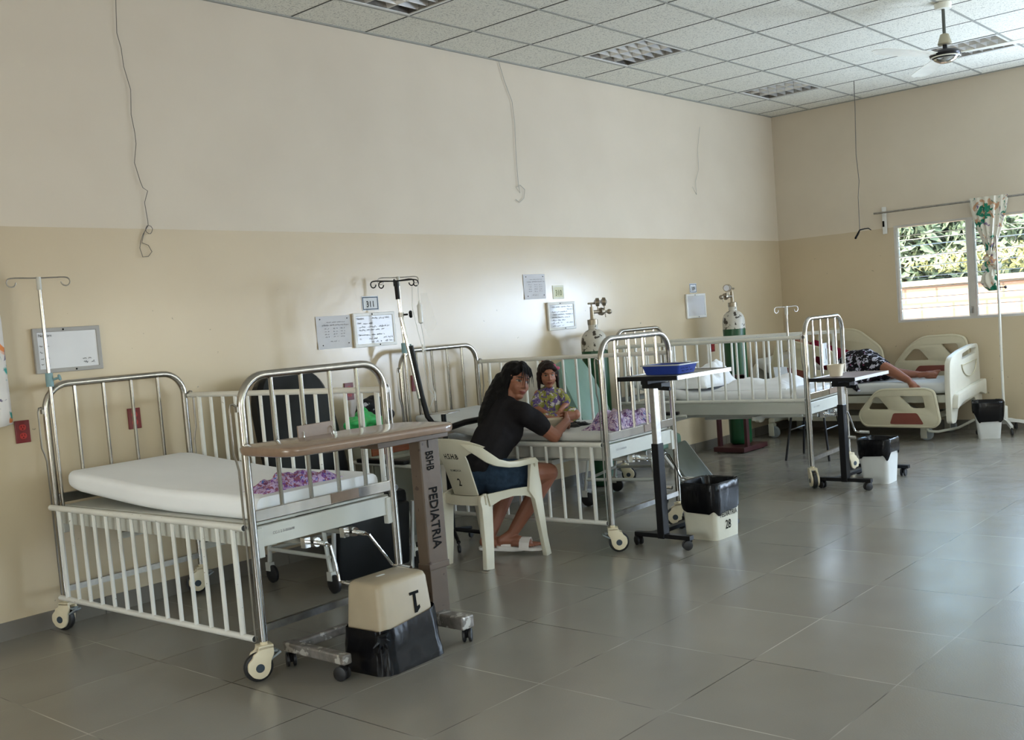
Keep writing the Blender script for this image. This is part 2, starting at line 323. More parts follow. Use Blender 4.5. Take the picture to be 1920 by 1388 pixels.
def lathe(bm, prof, c=(0, 0, 0), seg=20, axis=None, sx=1, sy=1):
    c = V(c); R = Matrix.Identity(3) if axis is None else V(axis).to_track_quat('Z', 'Y').to_matrix(); rings = []
    for r, z in prof:
        rings.append([bm.verts.new(c + R @ V((max(r, 1e-4)*sx*math.cos(2*PI*k/seg), max(r, 1e-4)*sy*math.sin(2*PI*k/seg), z))) for k in range(seg)])
    for i in range(len(rings)-1):
        for k in range(seg): bm.faces.new((rings[i][k], rings[i][(k+1) % seg], rings[i+1][(k+1) % seg], rings[i+1][k]))
    bm.faces.new(rings[0][::-1]); bm.faces.new(rings[-1])
def prism(bm, poly, o, ux, uy, d):
    """polygon (list of 2D) in plane o+ux*a+uy*b, extruded by vector d"""
    o, ux, uy, d = V(o), V(ux), V(uy), V(d)
    a = [bm.verts.new(o+ux*p[0]+uy*p[1]) for p in poly]; b = [bm.verts.new(o+ux*p[0]+uy*p[1]+d) for p in poly]
    bm.faces.new(a[::-1]); bm.faces.new(b); k = len(poly)
    for i in range(k): bm.faces.new((a[i], a[(i+1) % k], b[(i+1) % k], b[i]))
def plate_with_holes(bm, outer, holes, o, ux, uy, d):
    """triangulated plate with holes, both sides and rims"""
    o, ux, uy, d = V(o), V(ux), V(uy), V(d)
    from mathutils.geometry import tessellate_polygon
    loops = [outer]+holes
    tris = tessellate_polygon([[V((p[0], p[1], 0)) for p in lp] for lp in loops])
    flat = [p for lp in loops for p in lp]
    a = [bm.verts.new(o+ux*p[0]+uy*p[1]) for p in flat]; b = [bm.verts.new(o+ux*p[0]+uy*p[1]+d) for p in flat]
    for t in tris:
        try: bm.faces.new([a[i] for i in t]); bm.faces.new([b[i] for i in reversed(t)])
        except ValueError: pass
    k = 0
    for lp in loops:
        for i in range(len(lp)):
            j = (i+1) % len(lp); bm.faces.new((a[k+i], a[k+j], b[k+j], b[k+i]))
        k += len(lp)
def rpoly(w, h, r, n=4, cx=0, cy=0):
    out = []
    for sx, sy, a in ((1, 1, 0), (-1, 1, PI/2), (-1, -1, PI), (1, -1, 1.5*PI)):
        for i in range(n+1):
            t = a+PI/2*i/n; out.append((cx+sx*(w/2-r)+r*math.cos(t), cy+sy*(h/2-r)+r*math.sin(t)))
    return out
def rounded(poly, r, n=4):
    """round the corners of a polygon"""
    out = []; k = len(poly)
    for i in range(k):
        p0, p1, p2 = V(poly[i-1]), V(poly[i]), V(poly[(i+1) % k]); a = (p0-p1); b = (p2-p1)
        rr = min(r, a.length*.45, b.length*.45); A = p1+a.normalized()*rr; C = p1+b.normalized()*rr
        for j in range(n+1):
            t = j/n; q = A*(1-t)**2+p1*2*t*(1-t)+C*t*t; out.append((q.x, q.y))
    return out
def link(o, parent=None):
    COL.objects.link(o)
    if parent is not None: o.parent = parent
    return o
def obj(name, bm, m, parent=None, smooth=True, loc=None, bevel=0, fix=True):
    if fix: bmesh.ops.recalc_face_normals(bm, faces=bm.faces[:])
    if bevel:
        bmesh.ops.bevel(bm, geom=[e for e in bm.edges if e.calc_face_angle(0) > .6], offset=bevel, segments=2, affect='EDGES', profile=.5, clamp_overlap=True)
    me = bpy.data.meshes.new(name); bm.to_mesh(me); bm.free()
    for x in (m if isinstance(m, (list, tuple)) else [m]): me.materials.append(x)
    if smooth: me.polygons.foreach_set('use_smooth', [True]*len(me.polygons)); me.set_sharp_from_angle(angle=.7)
    o = bpy.data.objects.new(name, me)
    if loc: o.location = loc
    return link(o, parent)
def tag(o, label, cat, group=None):
    o['label'] = label; o['category'] = cat
    if group: o['group'] = group
    return o
def thing(name, label, cat, loc=(0, 0, 0), rz=0, group=None):
    o = bpy.data.objects.new(name, None); o.empty_display_size = .1; o.location = loc; o.rotation_euler = (0, 0, rz)
    link(o); return tag(o, label, cat, group)
def struct(name, bm, m, parent=None, smooth=False):
    o = obj(name, bm, m, parent, smooth)
    if parent is None: o['kind'] = 'structure'
    return o
def copy_tree(o, parent=None):
    c = o.copy(); COL.objects.link(c); c.parent = parent
    for ch in [x for x in bpy.data.objects if x.parent == o]: copy_tree(ch, c)
    return c
def text_bm(items, ux, uy, depth=.0012):
    """items: (string, origin, height[, width scale, shear]); lettering laid along ux with up uy"""
    bm = B(); ux = V(ux).normalized(); uy = V(uy).normalized(); n = ux.cross(uy)
    for it in items:
        s, o, h = it[0], V(it[1]), it[2]; ws = it[3] if len(it) > 3 else 1; sh = it[4] if len(it) > 4 else 0; al = it[5] if len(it) > 5 else 'LEFT'
        cu_ = bpy.data.curves.new('lettering', 'FONT'); cu_.body = s; cu_.size = 1; cu_.align_x = al; cu_.extrude = 0; cu_.resolution_u = 2; cu_.offset = it[6] if len(it) > 6 else 0
        to = bpy.data.objects.new('lettering_tmp', cu_); COL.objects.link(to)
        dg = bpy.context.evaluated_depsgraph_get(); me = bpy.data.meshes.new_from_object(to.evaluated_get(dg))
        b0 = len(bm.verts); vs = [bm.verts.new(o + ux*((v.co.x+sh*v.co.y)*h*ws) + uy*(v.co.y*h) + n*depth) for v in me.vertices]
        for f in me.polygons:
            try: bm.faces.new([vs[i] for i in f.vertices])
            except ValueError: pass
        bpy.data.objects.remove(to); bpy.data.meshes.remove(me)
    return bm
def scribble(bm, o, ux, uy, w, h, rnd, t=.0012, depth=.0014, dens=1.0):
    """a line of illegible handwriting: one thin zigzag ribbon per word"""
    o, ux, uy = V(o), V(ux).normalized(), V(uy).normalized(); n = ux.cross(uy); x = 0
    while x < w:
        ww = min(rnd.uniform(.10, .28)*w+h, w-x); k = max(4, int(ww/h*3*dens)); pts = []
        for i in range(k+1):
            pts.append((x+ww*i/k, (h*rnd.uniform(.25, 1.0) if i % 2 else h*rnd.uniform(-.2, .3))))
        for (a, b), (c, d) in zip(pts, pts[1:]):
            p, q = V((a, b)), V((c, d)); dd = (q-p); nn = V((-dd.y, dd.x)).normalized()*t/2
            f = [o+ux*z[0]+uy*z[1]+n*depth for z in (p-nn, q-nn, q+nn, p+nn)]
            bm.faces.new([bm.verts.new(v) for v in f])
        x += ww+rnd.uniform(.5, 1.6)*h
# --- organic surfaces
def cap(bm, p0, r0, p1, r1, seg=12):
    p0, p1 = V(p0), V(p1); d = p1-p0; L = d.length
    if L < 1e-5: d = V((0, 0, 1)); L = 1e-5
    prof = [(r0*math.sin(a), -r0*math.cos(a)) for a in [PI/2*i/4 for i in range(0, 5)]]+[(r1*math.cos(a), L+r1*math.sin(a)) for a in [PI/2*i/4 for i in range(0, 5)]]
    lathe(bm, prof, p0, seg, d)
def ell(bm, c, r, rot=None, seg=16, rings=10):
    c = V(c); R = rot if rot is not None else Matrix.Identity(3); rows = []
    for i in range(1, rings):
        t = PI*i/rings; rows.append([bm.verts.new(c+R @ V((r[0]*math.sin(t)*math.cos(2*PI*k/seg), r[1]*math.sin(t)*math.sin(2*PI*k/seg), -r[2]*math.cos(t)))) for k in range(seg)])
    a = bm.verts.new(c+R @ V((0, 0, -r[2]))); b = bm.verts.new(c+R @ V((0, 0, r[2])))
    for k in range(seg):
        bm.faces.new((a, rows[0][(k+1) % seg], rows[0][k])); bm.faces.new((b, rows[-1][k], rows[-1][(k+1) % seg]))
        for i in range(len(rows)-1): bm.faces.new((rows[i][k], rows[i][(k+1) % seg], rows[i+1][(k+1) % seg], rows[i+1][k]))
def blob(name, bm, m, parent, voxel=.007, smooth=4, paint=None, wob=None):
    """fuse overlapping closed shapes into one continuous surface"""
    bmesh.ops.recalc_face_normals(bm, faces=bm.faces[:])
    me = bpy.data.meshes.new(name); bm.to_mesh(me); bm.free(); t = bpy.data.objects.new('tmp', me); COL.objects.link(t)
    r = t.modifiers.new('r', 'REMESH'); r.mode = 'VOXEL'; r.voxel_size = voxel
    s = t.modifiers.new('s', 'SMOOTH'); s.iterations = smooth; s.factor = .5
    dg = bpy.context.evaluated_depsgraph_get(); out = bpy.data.meshes.new_from_object(t.evaluated_get(dg))
    bpy.data.objects.remove(t); bpy.data.meshes.remove(me); out.name = name
    if wob:
        from mathutils import noise
        nr = [v.normal.copy() for v in out.vertices]
        for v, n_ in zip(out.vertices, nr): v.co += n_*noise.noise(v.co*wob[1])*wob[0]
    out.materials.clear()
    for x in (m if isinstance(m, (list, tuple)) else [m]): out.materials.append(x)
    if paint:
        hc_, hr_, hf_, hu_, hs_ = paint          # head centre, right, forward, up, scale
        for f in out.polygons:
            c = f.center-hc_
            if abs(c.x)+abs(c.y)+abs(c.z) > .26: continue
            x, y, z = abs(c.dot(hr_))/hs_, c.dot(hf_)/hs_, c.dot(hu_)/hs_
            if y < .030: continue
            if (x/.024)**2+((z+.056-x*.10)/.0085)**2 < 1: f.material_index = 1
            if ((x-.031)/.0145)**2+((z-.010)/.0062)**2 < 1: f.material_index = 2
            if ((x-.031)/.0068)**2+((z-.010)/.0068)**2 < 1 or (abs(x-.031) < .016 and abs(z-.0165+((x-.031)*9)**2*.10) < .0017): f.material_index = 3
            if ((x-.033)/.019)**2+((z-.034+abs(x-.03)*.12)/.0036)**2 < 1: f.material_index = 3
    out.polygons.foreach_set('use_smooth', [True]*len(out.polygons))
    o = bpy.data.objects.new(name, out); return link(o, parent)
# ================================================================== STRUCTURE
Tt = .61; A1 = .4604
bm = B(); box(bm, ((XF+XB)/2, YR/2, -.06), (XF-XB+.6, -YR+.6, .12)); struct('floor', bm, M_FLOOR)
bm = B(); box(bm, ((XF+XB)/2, .1, H/2), (XF-XB+.4, .2, H+.3)); struct('wall_left', bm, M_WALL)
def wall_with_openings(name, along, at, thick, a0, a1, holes):
    """along: 'y' (a wall at x=at) or 'x' (a wall at y=at)"""
    outer = [(a0, -.15), (a1, -.15), (a1, H+.15), (a0, H+.15)]
    hs = [[(h[0], h[2]), (h[1], h[2]), (h[1], h[3]), (h[0], h[3])] for h in holes]
    bm = B()
    if along == 'y': plate_with_holes(bm, outer, hs, (at, 0, 0), (0, 1, 0), (0, 0, 1), (thick, 0, 0))
    else: plate_with_holes(bm, outer, hs, (0, at, 0), (1, 0, 0), (0, 0, 1), (0, thick, 0))
    return struct(name, bm, M_WALL)
WZ0, WZ1 = 1.112, 2.118
WINS_FAR = [(-3.644, -1.322), (-5.10, -3.76), (-8.0, -5.5)]
WINS_R = [(2.0, 4.8), (-2.4, .4), (-6.6, -3.8)]
wall_with_openings('wall_far', 'y', XF, .16, YR-.2, .0, [(a, b, WZ0, WZ1) for a, b in WINS_FAR])
wall_with_openings('wall_back', 'y', XB, -.16, YR-.2, .0, [(-4.8, -2.0, WZ0, WZ1)])
wall_with_openings('wall_right', 'x', YR, -.16, XB-.2, XF+.16, [(a, b, WZ0, WZ1) for a, b in WINS_R])

# ceiling: tile field with openings for the four light fittings in view
LIGHT_CELLS = [(0, 1), (4, 1), (8, 1), (8, 4)]
def cell(i, j):
    return (i*Tt, (i+1)*Tt, -(A1+Tt*j), -(A1+Tt*(j-1)))
bm = B(); q = .012
plate_with_holes(bm, [(XB-.2, YR-.2), (XF+.16, YR-.2), (XF+.16, .2), (XB-.2, .2)],
    [[(c[0]+q, c[2]+q), (c[1]-q, c[2]+q), (c[1]-q, c[3]-q), (c[0]+q, c[3]-q)] for c in (cell(*k) for k in LIGHT_CELLS)], (0, 0, H), (1, 0, 0), (0, 1, 0), (0, 0, .02))
struct('ceiling', bm, M_CEIL)
bm = B(); box(bm, ((XF+XB)/2, YR/2, H+.3), (XF-XB+.6, -YR+.6, .05)); struct('trim_4', bm, M_CEIL)       # slab above
bm = B(); j = 0
while -(A1+Tt*j) > YR:
    box(bm, ((XF+XB)/2, -(A1+Tt*j), H-.001), (XF-XB, .020, .006)); j += 1
struct('trim_1', bm, tbar)
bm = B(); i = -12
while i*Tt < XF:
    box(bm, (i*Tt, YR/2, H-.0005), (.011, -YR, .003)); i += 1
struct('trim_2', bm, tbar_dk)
bm = B(); box(bm, ((XF+XB)/2, -.009, H-.004), (XF-XB, .018, .010)); box(bm, (XF-.009, YR/2, H-.004), (.018, -YR, .010)); struct('trim_3', bm, tbar)
# baseboards in separate tiles
def baseboard(name, a0, a1, f):
    bm = B(); x = a0
    while x < a1:
        e = min(x+.6, a1); f(bm, (x+e)/2, e-x-.004); x = e
    struct(name, bm, tile_base)
baseboard('baseboard_left', XB, XF-.02, lambda bm, c, w: box(bm, (c, -.005, .046), (w, .010, .092)))
baseboard('baseboard_far', YR, 0, lambda bm, c, w: box(bm, (XF-.005, c, .046), (.010, w, .092)))
# window joinery and louvres
def window(name, a0, a1, along, at, inward):
    """steel frame split in three lights, each with eight glass louvre blades"""
    D = .05
    def bx(bm, c, w, z, h, d=D, off=0):
        if along == 'y': box(bm, (at+off, c, z), (d, w, h))
        else: box(bm, (c, at+off, z), (w, d, h))
    bm = B(); zc = (WZ0+WZ1)/2; n = 3; wl = (a1-a0-.03*2-.068*(n-1))/n
    bx(bm, (a0+a1)/2, a1-a0, WZ0+.012, .024); bx(bm, (a0+a1)/2, a1-a0, WZ1-.012, .024)
    bx(bm, a0+.012, .024, zc, WZ1-WZ0-.048); bx(bm, a1-.012, .024, zc, WZ1-WZ0-.048)
    gaps = []; x = a1-.03
    for k in range(n):
        gaps.append((x-wl, x)); x -= wl
        if k < n-1: bx(bm, x-.034, .060, zc, WZ1-WZ0-.048, D+.01); x -= .068
    root = struct(name, bm, alu)
    g = B(); rails = B()
    for (u, v) in gaps:
        for k in range(9):
            z = WZ0+.07+k*.108
            if along == 'y':
                R = Matrix.Rotation(math.radians(58)*inward, 3, 'Y'); box(g, (at, (u+v)/2, z), (.10, v-u-.02, .004), rot=R); box(rails, (at-inward*.028, (u+v)/2, z-.040), (.006, v-u-.02, .007))
            else:
                R = Matrix.Rotation(-math.radians(58)*inward, 3, 'X'); box(g, ((u+v)/2, at, z), (v-u-.02, .10, .004), rot=R)
        for s in (u+.006, v-.006):
            if along == 'y': box(rails, (at, s, zc), (.03, .010, WZ1-WZ0-.05))
            else: box(rails, (s, at, zc), (.010, .03, WZ1-WZ0-.05))
    obj('louvre_blades', g, M_GLASS, root, False); obj('louvre_rail', rails, board_fr, root, False)
    return root
w1 = window('window_1', *WINS_FAR[0], 'y', XF+.03, 1)
bm = B(); tube(bm, [(XF-.01, -2.09, 1.22), (XF-.035, -2.09, 1.21), (XF-.055, -2.085, 1.17)], .005); box(bm, (XF-.005, -2.09, 1.20), (.012, .02, .07)); obj('window_handle', bm, dsteel, w1)
window('window_2', *WINS_FAR[1], 'y', XF+.08, 1)  # unseen window, placed and sized for its light
window('window_7', *WINS_FAR[2], 'y', XF+.08, 1)  # made-up window, put in to carry a fill lamp
for k, (a, b) in enumerate(WINS_R): window('window_%d' % (k+3), a, b, 'x', YR-.08, -1)  # unseen right-wall windows, put in to bring light
window('window_6', -4.8, -2.0, 'y', XB-.08, -1)  # made-up back window, put in for the fill behind the camera
# pale conduit run on the wall below the far window and short white conduit at the corner
# ------------------------------------------------------------------ outside
bm = B(); box(bm, (16, -4, -.35), (18.5, 40, .1)); struct('ground', bm, grass)
bm = B(); box(bm, (9.6, -4, .60), (.2, 30, 1.80)); bw = tag(obj('garden_wall', bm, M_BRICK, smooth=False), 'pink block garden wall outside the louvred window', 'wall')
bm = B(); box(bm, (9.6, -4, 1.53), (.28, 30, .07)); 
for y in (-2.05, -5.4): box(bm, (9.47, y, .6), (.12, .34, 1.79))
obj('coping', bm, mat('coping_stone', srgb(214, 196, 172), .8, 0, .15, 4), bw, False)
def foliage(n_, c, r, seed, sz, mt, label, cat, name, grp=None):
    rnd = random.Random(seed); bm = B()
    for _ in range(n_):
        d = V((rnd.gauss(0, 1), rnd.gauss(0, 1), rnd.gauss(0, 1))).normalized()*rnd.random()**.4
        p = V((c[0]+d.x*r[0], c[1]+d.y*r[1], c[2]+d.z*r[2])); s = sz*rnd.uniform(.6, 1.3)
        a = V((rnd.uniform(-1, 1), rnd.uniform(-1, 1), rnd.uniform(-1, 1))).normalized(); b = a.orthogonal().normalized()
        vs = [bm.verts.new(p+a*s*.9), bm.verts.new(p+b*s*.35), bm.verts.new(p-a*s*.9), bm.verts.new(p-b*s*.35)]; bm.faces.new(vs)
    o = obj(name, bm, mt, None, False, fix=False); o['kind'] = 'stuff'; return tag(o, label, cat, grp)
foliage(2600, (9.98, -3.4, 1.80), (.20, 3.6, .22), 3, .07, mat('hedge_leaf', srgb(170, 164, 108), .8, 0, .3, 6), 'yellowish creeper leaves lying along the garden wall top', 'plant', 'creeper')
foliage(7500, (12.9, .6, 2.25), (1.3, 2.1, 1.35), 4, .15, leaf, 'green leafy bush seen through the left window pane', 'bush', 'bush')
foliage(7500, (15.8, -3.2, 2.4), (1.3, 2.3, 1.2), 5, .15, leaf, 'green leafy bush seen behind the tied curtain', 'bush', 'bush')
# wire strands strung above the garden wall
bm = B()
for z in (1.85, 2.08, 2.32): tube(bm, [(9.44, -12, z), (9.44, 6, z+.05)], .008, 5)
for y in (-9, -4.9, 2.2): tube(bm, [(9.44, y, -.28), (9.44, y, 2.4)], .02, 6)
tag(obj('wire_fence', bm, wirem), 'wire strands strung on thin posts above the garden wall', 'fence')

# ================================================================== BEDS
def caster(parent, x, y, rz, wheel_side=1):
    """cream twin-shell swivel caster; returned part carries wheel, hub and pedal"""
    R = Matrix.Rotation(rz, 3, 'Z'); c = V((x, y, 0)); f = R @ V((0, -1, 0)); s = R @ V((1, 0, 0)); up = V((0, 0, 1)); wc = c+f*.032+up*.062
    bm = B(); prof = []
    for i in range(13):
        a = math.radians(-120+i*20); prof.append((.032+.050*math.cos(a), .066+.050*math.sin(a)))
    shell = [(-.030, .150), (-.032, .112), (-.016, .085), (-.012, .050), (.004, .024), (.032, .014), (.062, .026), (.082, .055), (.080, .088), (.058, .108), (.054, .122), (.034, .128), (.030, .150)]
    for k in (-1, 1):
        prism(bm, rounded(shell, .01, 2), c+s*(k*.017), f, up, s*(k*.014))
    box(bm, c+up*.144, (.062, .062, .016), rot=R); lathe(bm, [(.016, .15), (.016, .172)], c, 12)
    o = obj('caster', bm, cream, parent, bevel=.002)
    bm = B(); lathe(bm, [(.05, -.016), (.060, -.012), (.062, 0), (.060, .012), (.05, .016)], wc, 24, s); obj('wheel', bm, rubber, o)
    bm = B(); lathe(bm, [(.017, -.0335), (.019, -.030), (.019, .030), (.017, .0335)], wc, 18, s); obj('hub', bm, hubm, o)
    bm = B(); box(bm, c-f*.040+up*.100, (.045, .05, .008), rot=R @ Matrix.Rotation(.5, 3, 'X')); box(bm, c-f*.036+up*.118, (.036, .028, .008), rot=R); obj('brake_pedal', bm, grey_pl, o)
    return o
def crib_bed(label, loc, rz, rails, rods=True, foot_rz=(.2, -.5), rail_n=14):
    t = thing('hospital_bed', label, 'bed', loc, rz, 'steel cot beds along the wall')
    W2, L2 = .395, .835
    for nm, y, sg in (('headboard', L2, 1), ('footboard', -L2, -1)):
        bm = B(); zt = 1.278; rr = .125
        pts = [(-W2, y, .165), (-W2, y, .6), (-W2, y, zt-rr)]+[p for p in arcp((-W2+rr, y, zt-rr), rr, PI, PI/2, (1, 0, 0), (0, 0, 1), 8)][1:]+arcp((W2-rr, y, zt-rr), rr, PI/2, 0, (1, 0, 0), (0, 0, 1), 8)+[(W2, y, .6), (W2, y, .165)]
        tube(bm, pts, .0175, 12)
        hb = obj(nm, bm, steel, t)
        for k in range(4):
            bm = B(); x = -W2+.158*(k+1); tube(bm, [(x, y, 1.27), (x, y, .705)], .0095, 8); obj('slat', bm, steel, hb)
        bm = B(); box(bm, (0, y, .692), (2*W2-.03, .018, .050)); obj('cross_rail', bm, steel, hb, False, bevel=.003)
        bm = B(); box(bm, (0, y, .218), (2*W2-.03, .022, .030)); obj('lower_rail', bm, dsteel, hb, False)
        if sg == -1:
            bm = B(); box(bm, (.10, y-.010, .694), (.16, .004, .044)); obj('name_plate', bm, brown_edge, hb, False)
        for s in (-1, 1):
            if rods:
                bm = B(); xo = s*(W2+.048); yo = y-sg*.012
                tube(bm, [(s*(W2+.012), y, 1.150), (s*(W2+.030), yo, 1.168), (xo-s*.006, yo, 1.166), (xo, yo, 1.145), (xo, yo, .96), (xo-s*.010, yo, .93), (xo-s*.018, yo, .89), (xo-s*.018, yo, .17)], .0048, 6)
                box(bm, (s*(W2+.016), y, 1.145), (.02, .018, .022)); obj('guide_rod', bm, rodm, t)
    # deck frame
    bm = B()
    for s in (-1, 1):
        box(bm, (s*.372, 0, .604), (.026, 2*L2-.04, .086)); box(bm, (0, s*(L2-.014), .600), (2*W2-.05, .026, .088))
        for s2 in (-1, 1): box(bm, (s*.366, s2*(L2-.010), .575), (.034, .030, .125))
    box(bm, (0, 0, .652), (.74, 2*L2-.06, .012))
    fr = obj('deck_frame', bm, frame_white, t, False, bevel=.003)
    bm = B()
    for x in (-.2, .15): box(bm, (x, -.1, .540), (.03, 1.2, .035))
    box(bm, (0, .35, .52), (.66, .03, .03)); box(bm, (0, -.35, .52), (.66, .03, .03)); tube(bm, [(-.09, -.78, .52), (-.09, .2, .50)], .014, 8); tube(bm, [(.13, -.78, .52), (.13, .1, .50)], .014, 8)
    obj('under_frame', bm, frame_white, fr, False)
    bm = B(); txt = text_bm([('CC-1 2 3-003608', (-.30, -L2-.0005, .600), .016)], (1, 0, 0), (0, 0, 1)); obj('lettering', txt, ink_faint, fr, False)
    bm.free()
    for x, dx in ((-.09, .02), (.13, .11)):
        bm = B(); y = -L2
        box(bm, (x-.045, y+.0, .528), (.03, .03, .045)); lathe(bm, [(.021, -.02), (.024, .0), (.021, .03)], (x, y+.005, .522), 14, (0, -1, 0))
        tube(bm, [(x, y, .522), (x, y-.085, .518)], .011, 10)
        tube(bm, [(x, y-.085, .518), (x+.006, y-.105, .512), (x+dx*.5+.01, y-.11, .43), (x+dx+.012, y-.11, .352), (x+dx+.016, y-.118, .344), (x+dx+.020, y-.150, .342)], .0068, 8)
        tube(bm, [(x+dx+.020, y-.148, .342), (x+dx+.024, y-.222, .338)], .0115, 10)
        obj('crank', bm, chrome, t)
    # side rails
    for s, up in zip((-1, 1), rails):
        z0, z1 = (.672, 1.145) if up else (.182, .652); x = s*.430
        bm = B(); tube(bm, [(x, -.825, z1), (x, .825, z1)], .0150, 12); tube(bm, [(x, -.825, z0), (x, .825, z0)], .0140, 12)
        for y in (-.825, .825): tube(bm, [(x-s*.028, y-.012 if y > 0 else y+.012, z1), (x, y-.012 if y > 0 else y+.012, z1)], .008, 8)
        sr = obj('side_rail', bm, white_paint, t)
        for y in (-.826, .822):
            for z in (z0, z1): bm = B(); tube(bm, [(x, y, z), (x, y+.004, z)], .0128, 10); obj('end_plug', bm, rubber, sr)
        n = rail_n
        for k in range(n):
            y = -.745+1.49*k/(n-1); bm = B(); tube(bm, [(x, y, z0), (x, y, z1)], .0098 if 0 < k < n-1 else .0125, 8); obj('spindle', bm, white_paint, sr)
    for i, (x, y) in enumerate(((-W2, -L2), (W2, -L2), (-W2, L2), (W2, L2))):
        caster(t, x, y, foot_rz[i])
    return t
BED1 = ((-1.438, -.965, 0), .033); BED2 = ((.988, -.960, 0), .054); BED3 = ((3.255, -1.130, 0), .078)
b1 = crib_bed('steel cot bed nearest the camera with its near rail lowered', *BED1, (False, True), foot_rz=(4.35, 3.9, 3.5, 4.3))
b2 = crib_bed('middle steel cot bed with the woman and child at it', *BED2, (False, True), foot_rz=(.65, 3.75, 2.2, 2.6))
b3 = crib_bed('third steel cot bed with both white rails raised', *BED3, (True, True), foot_rz=(-.95, 1.2, .4, 1.1))
def xf(bed, p):
    (l, r) = bed; return V(l)+Matrix.Rotation(r, 3, "Z") @ V((p[0], p[1], 0))
def mattress(bed, label, z0, th, lift, start, m, w=.70, l0=-.80, l1=.79, r=.035, seed=0, grp='sheeted mattresses on the cot beds', wob=.004):
    from mathutils import noise
    t = bpy.data.objects; bm = B(); rings = []; N = 34
    for i in range(N+1):
        y = l0+(l1-l0)*i/N; u = max(0, (y-start)/(l1-start)); z = z0+lift*(u**1.35 if u > 0 else 0)
        e = min(1, min(i, N-i)/1.6); sc = .972+.028*e; thk = th*(.86+.14*e)
        ring = []
        for (px, pz) in rpoly(w*sc, thk, min(r, thk*.45), 4):
            q = V((px, y, z+th/2+pz)); d = noise.noise(V((q.x*4+seed, q.y*3, q.z*3)))*wob; 
            ring.append(bm.verts.new((q.x+d*.6, q.y, q.z+d*(1.0 if pz > 0 else .2))))
        rings.append(ring)
    K = len(rings[0])
    for a, b in zip(rings, rings[1:]):
        for k in range(K): bm.faces.new((a[k], a[(k+1) % K], b[(k+1) % K], b[k]))
    bm.faces.new(rings[0][::-1]); bm.faces.new(rings[-1])
    o = obj('mattress', bm, m); o.location = bed[0]; o.rotation_euler = (0, 0, bed[1])
    return tag(o, label, 'mattress', grp)
mattress(BED1, 'bare white sheeted mattress with head end raised, on the nearest bed', .660, .105, .070, -.15, sheet, seed=1)
mattress(BED2, 'off-white mattress on the middle bed, under the bowl and printed cloths', .659, .055, .115, .0, sheet_grey, seed=5)
mattress(BED3, 'crumpled white sheeted mattress with raised head, on the third bed', .659, .085, .155, .15, sheet, seed=9, wob=.016)
# ================================================================== ADULT BED (far corner)
def strip(bm, pts, hs, ts, up=(0, 0, 1)):
    """ribbon of rectangular section swept along pts; hs along 'up', ts across"""
    pts = [V(p) for p in pts]; rings = []
    for i, p in enumerate(pts):
        t = (pts[min(i+1, len(pts)-1)]-pts[max(i-1, 0)]).normalized(); u = V(up[i]) if isinstance(up, list) else V(up)
        u = (u-t*u.dot(t)).normalized(); n = t.cross(u); h = hs[i] if isinstance(hs, (list, tuple)) else hs; w = ts[i] if isinstance(ts, (list, tuple)) else ts
        rings.append([bm.verts.new(p+u*a*h/2+n*b*w/2) for a, b in ((-1, -1), (1, -1), (1, 1), (-1, 1))])
    for a, b in zip(rings, rings[1:]):
        for k in range(4): bm.faces.new((a[k], a[(k+1) % 4], b[(k+1) % 4], b[k]))
    bm.faces.new(rings[0][::-1]); bm.faces.new(rings[-1])
t4 = thing('hospital_bed', 'wide ivory plastic-ended bed by the window wall with a person lying on it', 'bed', (5.87, -1.13, 0))
bm = B()
for x in (-.40, .40): box(bm, (x, -.02, .405), (.05, 1.95, .07))
for y in (-.98, -.4, .3, .95): box(bm, (0, y, .40), (.80, .05, .05))
fr4 = obj('bed_frame', bm, bedfr, t4, False, bevel=.004)
bm = B(); box(bm, (0, -.02, .20), (.5, 1.5, .06)); box(bm, (-.1, -.5, .29), (.06, .5, .06), rot=Matrix.Rotation(.35, 3, 'X')); box(bm, (.1, .4, .29), (.06, .5, .06), rot=Matrix.Rotation(-.35, 3, 'X'))
for y in (-.72, .86): box(bm, (0, y, .20), (.72, .06, .06))
obj('chassis', bm, bedfr, t4, False, bevel=.004)
for x in (-.32, .32):
    for y in (-.74, .88):
        bm = B(); box(bm, (x, y+.005, .150), (.05, .05, .10)); box(bm, (x-.028, y, .085), (.012, .06, .13)); box(bm, (x+.028, y, .085), (.012, .06, .13)); c_ = obj('caster', bm, bedfr, t4, bevel=.003)
        bm = B(); lathe(bm, [(.055, -.02), (.062, -.014), (.062, .014), (.055, .02)], (x, y-.02, .062), 20, (1, 0, 0)); obj('wheel', bm, grey_pl, c_)
bm = B(); tube(bm, [(-.42, -.62, .30), (-.42, -.72, .20), (-.42, -.82, .10), (-.30, -.86, .08), (0, -.95, .08), (.3, -1.0, .12)], .013, 8); obj('foot_lever', bm, bedfr, t4)
